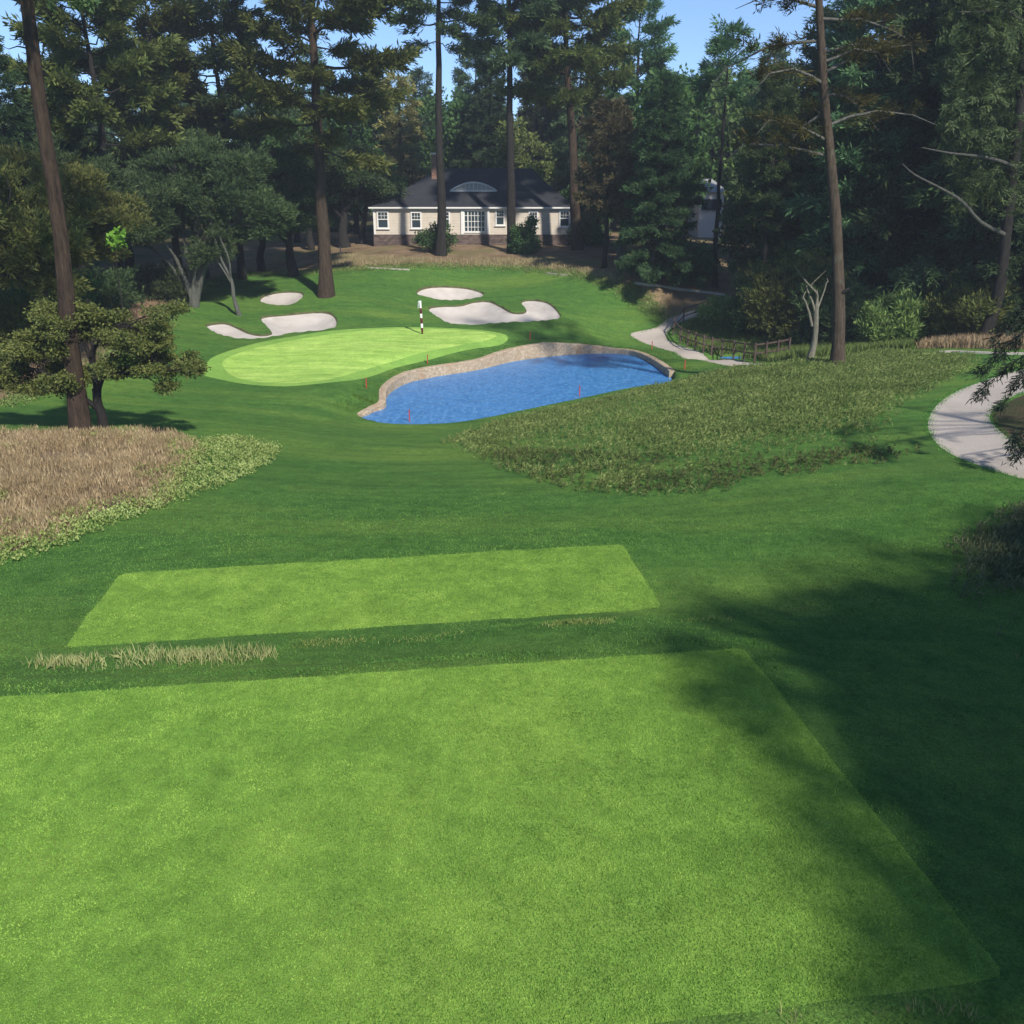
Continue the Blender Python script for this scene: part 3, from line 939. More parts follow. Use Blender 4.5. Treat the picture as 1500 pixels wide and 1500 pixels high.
plant('pine_tree', b, tb, V, M['bark_dark'], M['needle_fir'], 'slim pine trunk in front of the white two storey house', 'tree', PINES)


# the thin crowned pine on the heather mound, with long bare boughs
def mound_pine():
    rng = np.random.default_rng(21); b = ground_px(1229, 533)
    o = empty('pine_tree', b); tag(o, 'thin crowned pine with lichened trunk and long bare boughs on the heather mound', 'tree', PINES)
    tb = MB(); H = 20; t = np.linspace(0, 1, 20)
    px = np.interp(t, [0, .10, .22, .385, .46, .62, .825, 1], [0, -.2, -.54, -1.05, -1.55, -2.15, -2.9, -3.5]); px = np.convolve(np.pad(px, 2, 'edge'), np.ones(5) / 5, 'valid')
    path = np.stack([px, .15 * np.sin(t * 4), H * t], 1); path[0, 2] = -.3
    rad = .30 * ((1 - t) ** .6 * .93 + .05); rad[0] *= 1.3
    tb.tube(path, rad, 14, wob=.06, rng=rng); tb.build('trunk', M['bark_lichen'], o, True)
    st = MB(); st.tube([(-.25, -.12, 3.2), (-.08, -.22, 3.32), (-.02, -.25, 3.36)], [.10, .08, .065], 8); st.build('branch_stub', M['bark_dark'], o, True)
    lb = MB(); pos, dr = [], []
    spec = [(.47, -2.6, .32, 0), (.44, -3.5, .16, .8), (.50, 3.4, .12, -.3), (.53, -1.3, -.95, .5), (.62, 1.9, .12, -1.0), (.60, 3.6, .30, .3), (.66, -3.6, -.25, 1.0), (.70, 2.7, -.18, -.6), (.72, -2.2, .2, .3),
            (.76, 2.9, .30, .5), (.79, 4.2, .25, -1.2), (.80, -3.4, .22, .2), (.84, 3.6, .40, .4), (.88, -2.3, .3, -.5), (.93, 2.2, .5, .2), (.56, 2.2, -.28, 1.2), (.58, -2.6, .1, -1.2), (.64, 2.4, .2, 1.3), (.74, -2.0, .3, -1.4), (.98, -1.5, .6, .2), (.86, 1.8, .2, 1.4)]
    for tt, dx, sl, dy in spec:
        p0 = along(path, tt); dx *= 1.0; p1 = p0 + np.array([dx, dy, abs(dx) * sl])
        kink = p0 + (p1 - p0) * .58 + np.array([0, 0, rng.uniform(.05, .35)])
        end = p1 + np.array([np.sign(dx) * rng.uniform(.3, 1.1), rng.uniform(-.3, .3), rng.uniform(-1.1, -.1)])
        L = np.array([p0, (p0 + kink) / 2 + rng.normal(0, .05, 3), kink, p1]); lb.tube(L, [.075, .06, .045, .028], 6, cap=False)
        lb.tube(np.array([p1, (p1 + end) / 2, end]), [.028, .02, .010], 4)
        az = math.atan2(dy, dx)
        for k in range(9):
            q = rng.uniform(.15, 1.0); c = along(L, min(q, .999)); a = az + rng.choice([-1, 1]) * rng.uniform(.3, 1.3); tl = rng.uniform(.4, 1.0)
            e = np.array([math.cos(a), math.sin(a), rng.uniform(-.2, .35)]); lb.tube(np.array([c, c + e * tl]), [.016, .006], 3, cap=False)
            for j in range(6):
                pos.append(c + e * tl * rng.uniform(.2, 1.1) + rng.normal(0, .10, 3)); dr.append(e + rng.normal(0, .2, 3))
    lb.build('bough', M['limb_pale'], o, True)
    V = sprays(rng, pos, dr, 'needles_fine', 1.15, .4)
    obj('crown', crown_mesh('mound_pine_crown', V, foliage('pine_needles_tawny', (.030, .030, .010), (.070, .058, .018), (.15, .13, .030), rare=(.26, .26, .06))), o)


mound_pine()

# ---- conifers of the back rows, shared shapes
proto = {}
FARP = Vector((0, 0, 0))


def lib(key, fn):
    proto[key] = fn


def use(key, name, loc, label, group=None, rz=0.0, s=1.0, sz=None, _made={}):
    if key not in _made:
        tb, V, bm, lm = proto[key]()
        t = (tb.mesh(name + '_trunk', bm, True), crown_mesh(name + '_crown', V, lm)); _made[key] = t
    tm, cm = _made[key]
    o = empty(name, loc, rz); o.scale = (s, s, sz or s); tag(o, label, 'tree', group)
    obj('trunk', tm, o); obj('crown', cm, o)
    return o


def L4(f, b, l): return lambda: (*f(), M[b], M[l])


lib('pine_a', L4(lambda: make_conifer(201, 24, .34, .34, 5.2, 52, 'pine', dens=1.15, scale=1.9), 'bark_dark', 'needle_olive'))
lib('pine_b', L4(lambda: make_conifer(202, 24, .34, .38, 4.6, 48, 'pine', (.5, 0), dens=1.15, scale=1.9), 'bark_dark', 'needle_dark'))
lib('pine_c', L4(lambda: make_conifer(203, 22, .32, .26, 4.4, 54, 'pine', (-.4, .3), dens=1.15, scale=1.9), 'bark_dark', 'needle_fir'))
lib('fir_a', L4(lambda: make_conifer(204, 20, .32, .05, 3.9, 72, 'fir', dens=1.0, scale=1.9), 'bark_dark', 'needle_fir'))
lib('fir_b', L4(lambda: make_conifer(205, 18, .30, .06, 4.3, 72, 'fir', dens=1.4, scale=1.35), 'bark_dark', 'leaf_dark'))
lib('fir_c', L4(lambda: make_conifer(206, 20, .32, .10, 3.6, 68, 'fir', dens=1.0, scale=1.9), 'bark_dark', 'needle_blue'))
lib('fir_gold', L4(lambda: make_conifer(207, 15, .30, .05, 3.6, 60, 'fir', dens=1.05, scale=1.6), 'bark_dark', 'leaf_gold'))


def broad_std(seed, H, Rr, zc=.60, tpl='leaves_big', n=120, per=15):
    z = H * zc
    lobes = [(0, 0, z, Rr, Rr, H * .38), (Rr * .4, .3, z * .72, Rr * .7, Rr * .7, H * .26), (-Rr * .42, -.2, z * .8, Rr * .7, Rr * .7, H * .27), (.2, 0, z * 1.25, Rr * .62, Rr * .62, H * .24)]
    tr = [([(0, 0, -.3), (.1, 0, H * .2), (-.1, .1, H * .45), (.1, 0, H * .8)], [.34, .27, .2, .06])]
    fk = [(0, 0, H * .25), (0, 0, H * .4), (-.1, .1, H * .5), (0, 0, H * .65), (0, 0, H * .75), (Rr * .3, 0, H * .4), (-Rr * .3, 0, H * .45)]
    return make_broad(seed, lobes, tr, fk, tpl, n, per, (.8, 1.4), .75, 1.45)


lib('broad_a', L4(lambda: broad_std(301, 14, 3.6), 'bark_dark', 'leaf_deep'))
lib('broad_b', L4(lambda: broad_std(302, 12, 3.8), 'bark_dark', 'leaf_mid'))
lib('broad_c', L4(lambda: broad_std(303, 13, 3.2), 'bark_dark', 'leaf_brown'))
lib('broad_d', L4(lambda: broad_std(304, 13, 3.8), 'bark_dark', 'needle_blue'))
lib('broad_e', L4(lambda: broad_std(305, 13, 3.6), 'bark_grey', 'leaf_olive'))

# (column px, distance, kind, scale, label)
SPEC = [
 # behind the left oaks
 (165, 62, 'pine_a', .92, 'olive pine with dark trunk behind the spreading oaks'),
 (252, 70, 'pine_a', .90, 'olive pine just left of the dark needled pine'),
 (345, 72, 'pine_b', .94, 'dark needled pine against the sky gap, left of the bunker pine'),
 (20, 58, 'fir_b', .82, 'bushy olive green tree behind the leaning pine trunk'),
 (590, 98, 'fir_gold', 1.0, 'conifer with sunlight put into its golden leaf colour behind the left end of the house roof'),
 (925, 88, 'pine_c', .92, 'pine with narrow top right of the leaning house pine'),
 (972, 77, 'broad_a', 1.0, 'tall mid green tree between the slim trunk and the white house'),
 (965, 67.5, 'fir_b', .76, 'dense dark tree reaching the ground by the gravel path'),
 (912, 84, 'broad_c', .80, 'small brownish tree behind the slim dark trunk'),
 (1060, 113, 'broad_b', 1.5, 'feathery light tree standing above the white house'),
 (1125, 62, 'pine_b', .62, 'slim dark pine behind the dead tree'),
]
for i, (px, D, k, s, lab) in enumerate(SPEC):
    use(k, {'p': 'pine_tree', 'f': 'fir_tree', 'b': 'broadleaf_tree'}[k[0]], ground_at(px, D, 9), lab, None, i * 1.7, s)

BACK = 'trees of the wood behind the house'
rows = [
 # px, D, kind, scale
 (430, 92, 'broad_d', 1.0), (520, 100, 'broad_a', 1.0), (470, 108, 'fir_a', .95), (660, 108, 'broad_a', 1.05), (720, 104, 'fir_b', .95), (785, 108, 'fir_c', 1.0),
 (845, 102, 'fir_a', .92), (900, 112, 'broad_e', 1.1), (955, 106, 'fir_c', .85), (1010, 116, 'broad_d', 1.2), (700, 120, 'pine_c', .9), (620, 122, 'fir_c', .9),
 (380, 112, 'pine_c', .8), (300, 98, 'broad_b', 1.0), (215, 104, 'fir_a', .88), (120, 94, 'fir_c', .9), (60, 106, 'broad_d', 1.05), (0, 86, 'broad_e', .9), (-40, 104, 'fir_b', .9),
 (1118, 92, 'fir_a', .88), (800, 126, 'pine_a', .85), (870, 130, 'fir_b', 1.1), (550, 126, 'pine_c', .85), (1110, 118, 'fir_b', 1.0), (-90, 78, 'fir_a', .9),
 (760, 96, 'broad_e', .85), (580, 106, 'broad_c', .9), (1040, 128, 'fir_c', 1.0),
]
klab = {'p': 'dark pine in the crowded wood behind the house', 'f': 'dense dark conifer in the crowded wood behind the house', 'b': 'round crowned leafy tree in the crowded wood behind the house'}
for i, (px, D, k, s) in enumerate(rows):
    use(k, {'p': 'pine_tree', 'f': 'fir_tree', 'b': 'broadleaf_tree'}[k[0]], ground_at(px, D, 10), klab[k[0]], BACK + {'p': ', pines', 'f': ', conifers', 'b': ', leafy'}[k[0]], i * 2.1, s)

RW = 'trees of the shaded wood on the right'
rows = [
 (1128, 66, 'broad_d', .75), (1150, 66, 'fir_a', .74), (1205, 64, 'fir_b', .98), (1260, 60, 'fir_a', 1.12), (1320, 58, 'fir_c', 1.12), (1385, 56, 'fir_b', 1.15), (1445, 53, 'fir_a', 1.1),
 (1510, 49, 'fir_b', .85), (1290, 70, 'pine_b', 1.0), (1360, 68, 'pine_c', 1.05), (1420, 64, 'pine_b', 1.0), (1490, 62, 'pine_c', 1.1), (1180, 78, 'fir_c', .95), (1230, 86, 'fir_b', 1.0), (1330, 84, 'fir_c', 1.1), (1440, 80, 'fir_b', 1.1), (1540, 74, 'fir_a', 1.1), (1620, 60, 'fir_c', 1.1),
]
klab = {'p': 'dark pine deep in the shaded wood on the right', 'f': 'dark drooping conifer in the shaded wood on the right', 'b': 'dark leafy tree at the edge of the shaded wood by the fence'}
for i, (px, D, k, s) in enumerate(rows):
    use(k, {'p': 'pine_tree', 'f': 'fir_tree', 'b': 'broadleaf_tree'}[k[0]], ground_at(px, D, 8), klab[k[0]], RW + {'p': ', pines', 'f': ', conifers', 'b': ''}[k[0]], i * 2.6, s)

# far wood: one distant mass of the same tree shapes, all merged
def far_wood():
    rng = np.random.default_rng(77); Vs = []; TB = MB()
    for i in range(150):
        a = rng.uniform(-.72, .72); D = rng.uniform(138, 235); x = math.tan(a) * D; z = 7 + (max(0, math.hypot(x, D - 40) - 400)) * .012
        h = rng.uniform(14, 21) * (D / 170) ** .5; rr = rng.uniform(3, 5); m = 430
        u = rng.uniform(0, 1, m) ** .8; ang = rng.uniform(0, 6.28, m); r = rr * (1 - u) ** .55 * rng.uniform(.55, 1.1, m)
        pos = np.stack([x + r * np.cos(ang), D + r * np.sin(ang), z + h * (.05 + .95 * u)], 1)
        d = np.stack([np.cos(ang), np.sin(ang), np.full(m, .2)], 1)
        Vs.append(sprays(rng, pos, d, 'leaves_big', 2.6, .7))
    o = obj('far_woods', crown_mesh('far_woods', np.vstack(Vs), M['needle_fir'])); tag(o, 'distant mass of woodland closing the view', kind='stuff')


far_wood()

# ---- spreading oaks on the left
def oak_multi():
    b = ground_px(285, 449)
    r = np.random.default_rng(5); tr = []; fk = []
    for (dx, dy, h, w) in ((-1.5, .3, 2.9, .16), (-.8, -.3, 3.3, .17), (-.2, .2, 3.7, .2), (.5, -.2, 3.6, .19), (1.1, .3, 3.6, .17), (1.9, -.1, 4.2, .16), (.2, .5, 4.4, .16)):
        tr.append(([(r.uniform(-.2, .2), r.uniform(-.15, .15), -.3), (dx * .18, dy * .2, .9), (dx * .55, dy * .7, h * .62), (dx * 1.05, dy, h), (dx * 1.9, dy * 2, h * 1.35)], [w * 1.5, w * 1.15, w * .85, w * .6, .04]))
        fk += [(dx * 1.05, dy, h), (dx * 1.5, dy * 1.5, h * 1.2), (dx * 1.9, dy * 2, h * 1.35), (dx * .6, dy, h * .85)]
    lobes = [(-2.6, .6, 7.0, 3.2, 2.6, 1.4), (1.8, .6, 7.2, 3.2, 2.6, 1.5), (0, .9, 8.7, 3.4, 3, 1.7), (4.8, .6, 6.0, 2.2, 2.2, 1.1), (-4.6, .4, 5.8, 2.0, 2.0, 1.1), (3.4, .8, 8.4, 2.2, 2.2, 1.3)]
    tb, V = make_broad(401, lobes, tr, fk, 'tufts', 260, 44, (.55, 1.05), .5, 1.15, .25, True, .13)
    plant('oak_tree', b, tb, V, M['bark_grey'], M['needle_blue'], 'broad dark green oak with many fanning stems beside the long bunker', 'tree', 'spreading oaks left of the green')


def oak_simple(seed, px, py, lean, H, Rr, label, n=150, mat='needle_blue', bm='bark_dark', r0=.24, D=None, tpl='tufts', per=30, low=.42):
    b = ground_px(px, py) if D is None else ground_at(px, D, 5)
    lx, ly = lean
    tr = [([(0, 0, -.3), (lx * .1 - .15, 0, H * .14), (lx * .35 + .12, ly * .3, H * .30), (lx * .7, ly * .6, H * .5), (lx, ly, H * .78)], [r0 * 1.5, r0, r0 * .8, r0 * .6, .05]),
          ([(lx * .3, ly * .3, H * .28), (lx * .5 - Rr * .35, .2, H * .45), (lx - Rr * .6, .2, H * .62)], [r0 * .55, r0 * .4, .04]),
          ([(lx * .3, ly * .3, H * .32), (lx * .5 + Rr * .35, -.2, H * .48), (lx + Rr * .6, -.2, H * .66)], [r0 * .55, r0 * .4, .04])]
    fk = [(lx * .7, ly * .6, H * .5), (lx, ly, H * .78), (lx - Rr * .6, .2, H * .62), (lx + Rr * .6, -.2, H * .66), (lx * .5 - Rr * .35, .2, H * .45), (lx * .5 + Rr * .35, -.2, H * .48)]
    lobes = [(lx, ly, H * .72, Rr, Rr * .9, H * .27), (lx - Rr * .55, ly, H * (low + .14), Rr * .65, Rr * .6, H * .17), (lx + Rr * .55, ly, H * (low + .18), Rr * .65, Rr * .6, H * .18)]
    tb, V = make_broad(seed, lobes, tr, fk, tpl, n, int(per * 1.4), (.5, 1.0), .5, 1.12, .25, True, r0 * .6)
    return plant('oak_tree', b, tb, V, M[bm], M[mat], label, 'tree', 'spreading oaks left of the green')


oak_multi()
oak_simple(402, 352, 462, (-1.5, .5), 7.6, 1.2, 'small leaning oak stem at the tip of the long bunker', 18, 'needle_blue', 'bark_grey', .13)
oak_simple(403, 432, 404, (-1.2, .4), 8.6, 3.4, 'dark oak with a twisted trunk beside the tall bunker pine', 150, 'needle_blue', 'bark_dark', .34)
oak_simple(404, 200, 425, (-1.0, .5), 9.4, 4.6, 'large dark oak behind the many stemmed oak', 210, 'needle_blue', 'bark_dark', .34)
oak_simple(405, 385, 398, (.3, .6), 8.2, 2.9, 'dark oak standing in pine straw behind the leaning stem', 130, 'needle_blue', 'bark_dark', .28)
oak_simple(406, 60, 500, (.3, .3), 9.0, 4.3, 'olive tinted oak behind the leaning pine trunk', 210, 'leaf_olive', 'bark_dark', .3, D=47)
oak_simple(407, -40, 500, (.3, .3), 8.5, 4.0, 'dark oak cut by the left edge of the view', 170, 'leaf_olive', 'bark_dark', .3, D=40)
oak_simple(408, 506, 362, (-.3, .3), 9.0, 4.2, 'dark oak hiding the left end of the house', 190, 'needle_blue', 'bark_dark', .42, tpl='leaves', per=26)
oak_simple(409, 533, 357, (.4, .3), 8.0, 2.6, 'slim dark oak touching the left house windows', 100, 'leaf_deep', 'bark_dark', .26, tpl='leaves', per=26)
oak_simple(410, 457, 366, (.0, .4), 10.5, 3.4, 'dark oak behind the bunker pine with a straight trunk', 130, 'leaf_deep', 'bark_dark', .26, tpl='leaves', per=26)
oak_simple(411, 300, 402, (.5, .4), 10.0, 4.4, 'tall dark oak at the back of the oak thicket', 190, 'needle_blue', 'bark_dark', .3, D=72)
oak_simple(412, 120, 420, (.2, .4), 9.5, 4.6, 'dark oak at the back of the thicket, nearest the leaning pine', 190, 'needle_blue', 'bark_dark', .3, D=58)
oak_simple(413, 872, 375, (.2, .3), 7.5, 2.4, 'leafy dark tree overhanging the right house corner', 100, 'leaf_deep', 'bark_dark', .2, D=87, tpl='leaves', per=26)
oak_simple(414, 912, 379, (.1, .3), 8.4, 2.8, 'dark leafy tree with a stout short trunk right of the house', 120, 'leaf_deep', 'bark_grey', .34, tpl='leaves', per=26)


def oak_near():
    """the small oak in front of the leaning pine"""
    b = ground_px(151, 634)
    k = 30.5 / F
    def q(px, py, dy=0): return ((px - 151) * k, dy, (634 - py) * k * 1.03)
    tr = [([(0, 0, -.3), q(153, 610), q(150, 590), q(151, 570)], [.19, .165, .15, .14]),
          ([q(148, 598), q(128, 578, -.1), q(108, 556, -.2), q(80, 542, -.3), q(48, 534, -.3)], [.10, .085, .07, .055, .03]),
          ([q(151, 572), q(152, 552), q(148, 532, .1), q(140, 500, .1), q(118, 488, .2)], [.12, .09, .075, .06, .03]),
          ([q(152, 578), q(160, 562, -.1), q(172, 548, -.2), q(196, 545, -.3), q(236, 535, -.3)], [.10, .08, .065, .05, .025]),
          ([q(153, 540), q(158, 515, -.1), q(175, 495, -.2), q(200, 478, -.2)], [.08, .065, .05, .025]),
          ([q(151, 525), q(155, 500, .2), q(150, 470, .3), q(152, 445, .3)], [.07, .055, .045, .02])]
    fk = [q(108, 556, -.2), q(80, 542, -.3), q(48, 534, -.3), q(140, 500, .1), q(118, 488, .2), q(172, 548, -.2), q(196, 545, -.3), q(236, 535, -.3), q(175, 495, -.2), q(200, 478, -.2), q(150, 470, .3), q(152, 445, .3)]
    def lobe(px, py, rx, rz, ry=1.2, dy=0):
        c = q(px, py + 8, dy); return (c[0], c[1], c[2], rx * k, ry, rz * k * .72)
    lobes = [lobe(60, 548, 62, 24), lobe(12, 538, 40, 26), lobe(150, 476, 66, 22), lobe(85, 500, 50, 26), lobe(225, 490, 58, 22), lobe(255, 528, 62, 20), lobe(205, 528, 46, 20), lobe(265, 455, 22, 12), lobe(120, 455, 44, 20), lobe(245, 556, 22, 6, .6), lobe(120, 545, 40, 12)]
    tb, V = make_broad(420, lobes, tr, fk, 'leaves_fine', 175, 26, (.22, .42), .36, 1.0, .25, True, .05)
    plant('oak_tree', b, tb, V, M['bark_dark'], M['leaf_olive'], 'small olive leaved oak with a crooked trunk in front of the leaning pine', 'tree', 'spreading oaks left of the green')


oak_near()

# ---- shrubs
def shrub(seed, loc, rx, rz, mat, label, n=60, per=22, tpl='leaves', name='shrub', group=None, sc=1.0, stems=True, cl=(.3, .55), ry=None):
    ry = ry or rx
    lobes = [(0, 0, rz * .95, rx, ry, rz * .9), (rx * .3, 0, rz * .6, rx * .7, ry * .7, rz * .5), (-rx * .35, 0, rz * .65, rx * .7, ry * .7, rz * .55)]
    tr = [([(0, 0, -.2), (dx * .3, dy * .3, rz * .5), (dx, dy, rz * 1.1)], [.06, .045, .015]) for dx, dy in ((-rx * .4, 0), (rx * .4, .1), (0, .2), (.1, -.2))]
    fk = [(0, 0, rz * .3), (-rx * .3, 0, rz * .7), (rx * .3, 0, rz * .7), (0, 0, rz)]
    tb, V = make_broad(seed, lobes, tr, fk, tpl, n, per, cl, .8, sc, .15, True, .04)
    o = empty(name, loc); tag(o, label, 'shrub', group)
    tb.build('stem', M['bark_dark'], o, True); obj('foliage', crown_mesh(name + '_leaves', V, mat), o)
    return o


shrub(501, ground_at(638, 79, 7), 1.5, 1.35, M['leaf_deep'], 'dark leafy shrub before the house wall, behind the left pine trunk', 60, 16)
shrub(502, ground_at(768, 79, 7), 1.05, 1.45, M['leaf_deep'], 'dense dark shrub before the house wall, beside the right pine trunk', 75, 22)
shrub(503, ground_px(1300, 507), 1.35, 1.25, M['leaf_light'], 'pale green shrub in front of the dark wood, right of the mound pine', 60, 20, 'tufts', sc=1.5)
sb = ground_at(1128, 58, 2)
shrub(504, sb, 2.5, 2.1, M['leaf_deep'], 'big dark rounded shrub behind the rail fence', 150, 26, 'leaves', cl=(.45, .8))
shrub(505, ground_at(1165, 56.5, 4), 3.0, 2.9, M['leaf_olive'], 'olive topped tall shrub above the dark one behind the fence', 150, 24, 'tufts', cl=(.5, .9))
shrub(506, ground_at(1225, 54, 3), 2.4, 2.2, M['needle_blue'], 'dark shrub behind the mound pine trunk', 130, 24, 'tufts', cl=(.45, .8))
shrub(507, ground_at(1420, 49, 3), 1.9, 1.7, M['leaf_olive'], 'twiggy olive shrub above the brown grass at the wood edge', 80, 20, 'tufts', sc=1.3, cl=(.4, .7))
shrub(508, ground_at(1360, 53, 3), 2.2, 1.9, M['leaf_deep'], 'dark shrub between the pale green and the twiggy olive shrubs', 110, 22, 'leaves', cl=(.45, .8))
shrub(509, ground_at(1480, 50, 3), 2.0, 2.2, M['needle_fir'], 'dark shrub at the far end of the brown grass strip', 100, 22, 'tufts', cl=(.45, .8))
shrub(510, ground_px(1050, 476), .9, .8, M['leaf_light'], 'yellow green bushy plant behind the far end of the fence', 40, 16, 'tufts', sc=1.0)
sap = ground_at(166, 45.5, 8)
tb, V = make_broad(511, [(0, 0, at_y(166, 352, 45.5).z - sap.z, .26, .3, .24)], [([(.1, 0, -.2), (.0, 0, 1.5), (0, 0, at_y(166, 352, 45.5).z - sap.z)], [.05, .035, .015])], [(0, 0, at_y(166, 352, 45.5).z - sap.z - .3)], 'leaves_big', 9, 6, (.12, .25), .8, 1.0, .1)
plant('sapling', sap, tb, V, M['bark_dark'], M['leaf_bright'], 'bright green sapling standing among the dark oaks', 'sapling')
shrub(512, ground_at(860, 84, 6), 1.6, 1.0, M['leaf_deep'], 'dark shrub beside the right end of the house', 60, 20)
shrub(513, ground_at(1215, 62, 5), 3.0, 3.2, M['leaf_mid'], 'tall mid green bush rising behind the mound pine', 150, 22, 'leaves_big', cl=(.6, 1.0))
shrub(514, ground_at(1010, 70, 5), 2.0, 1.4, M['leaf_deep'], 'low dark bush under the dense tree beside the path', 90, 20, cl=(.4, .7))


for i, (px, D, rx, rz, mt, lab) in enumerate([(8, 43, 2.2, 1.3, 'leaf_olive', 'low olive undergrowth at the left edge behind the small oak'), (72, 50, 2.4, 1.4, 'leaf_deep', 'dark undergrowth behind the leaning pine trunk'), (140, 57, 2.3, 1.2, 'needle_blue', 'dark undergrowth under the thicket oaks'), (236, 63, 1.9, 1.0, 'needle_blue', 'dark undergrowth beside the many stemmed oak')]):
    shrub(520 + i, ground_at(px, D, 4), rx, rz, M[mt], lab, 90, 20, 'tufts', sc=1.1, cl=(.4, .7))


def dead_tree():
    b = ground_px(1187, 527); k = (b.y * cp + 8 * sp) / F
    def q(px, py, dy=0): return ((px - 1187) * k, dy, (527 - py) * k * 1.03)
    o = empty('dead_tree', b); tag(o, 'bleached leafless dead tree between the fence and the mound pine', 'tree')
    tb = MB(); rng = np.random.default_rng(8)
    for P, r in [([q(1185, 532), q(1189, 512), q(1190, 490), q(1188, 465), q(1188, 450)], [.30, .2, .18, .17, .13]),
                 ([q(1184, 480), q(1178, 462), q(1171, 447), q(1167, 440), q(1170, 433)], [.10, .08, .065, .05, .03]),
                 ([q(1188, 466), q(1181, 447), q(1174, 432, .2), q(1172, 425, .2)], [.09, .07, .05, .03]),
                 ([q(1188, 455), q(1187, 442), q(1184, 434, -.1), q(1172, 424, -.2), q(1160, 412, -.2), q(1147, 398, -.3)], [.12, .09, .075, .055, .04, .02]),
                 ([q(1173, 425, -.2), q(1180, 416, -.3), q(1191, 404, -.4)], [.045, .035, .015]),
                 ([q(1189, 456), q(1194, 447, .2), q(1199, 433, .3), q(1201, 422, .3), q(1203, 420, .3), q(1201, 416, .3)], [.08, .06, .05, .04, .03, .02]),
                 ([q(1187, 442), q(1186, 430)], [.05, .02])]:
        tb.tube(open_smooth(P, 3), np.interp(np.linspace(0, 1, 3 * (len(P) - 1) + 1), np.linspace(0, 1, len(r)), np.array(r) * .74), 9, wob=.06, rng=rng)
    tb.build('trunk', M['bark_pale'], o, True)


dead_tree()


# pale limbs of a big broken tree inside the right wood
def limb_tree():
    b = ground_at(1452, 47, 6); k = 45 / F
    o = empty('broken_tree', b); tag(o, 'half bare tree with long pale arching limbs inside the right wood', 'tree')
    P0 = at_y(1452, 500, 47)
    def q(px, py, dy=0):
        w = at_y(px, py, 47 + dy); return tuple(w - b)
    tb = MB(); rng = np.random.default_rng(4)
    tb.tube(open_smooth([(0, 0, -.3), q(1462, 430), q(1475, 330), q(1490, 200), q(1500, 60), q(1510, -80)], 3), np.linspace(.34, .14, 16), 10, wob=.06, rng=rng)
    tb.build('trunk', M['bark_dark'], o, True)
    for P, r in [([q(1475, 345), q(1437, 326, -1), q(1410, 296, -1.4), q(1380, 277, -1.6), q(1340, 256, -1.8), q(1322, 240, -2)], [.16, .14, .12, .09, .06, .03]),
                 ([q(1490, 245), q(1455, 233, -1.2), q(1425, 228, -1.6), q(1390, 224, -1.9), q(1350, 216, -2.2)], [.13, .11, .085, .06, .03]),
                 ([q(1510, 40), q(1472, 15, -1), q(1440, 17, -1.3), q(1400, 18, -1.5)], [.11, .09, .06, .03])]:
        lb = MB(); lb.tube(open_smooth(P, 3), .72 * np.interp(np.linspace(0, 1, 3 * (len(P) - 1) + 1), np.linspace(0, 1, len(r)), r), 8, wob=.05, rng=rng)
        lb.build('limb', M['limb_dim'], o, True)
    pos, dr = [], []
    for i in range(300):
        c = np.array(q(rng.uniform(1390, 1500), rng.uniform(-40, 300), rng.uniform(-1.5, 2))); d = norm(rng.normal(size=3))
        for j in range(7): pos.append(c + rng.normal(0, .3, 3)); dr.append(d)
    obj('crown', crown_mesh('broken_crown', sprays(rng, pos, dr, 'needles', 1.0, .5), M['needle_dark']), o)


limb_tree()


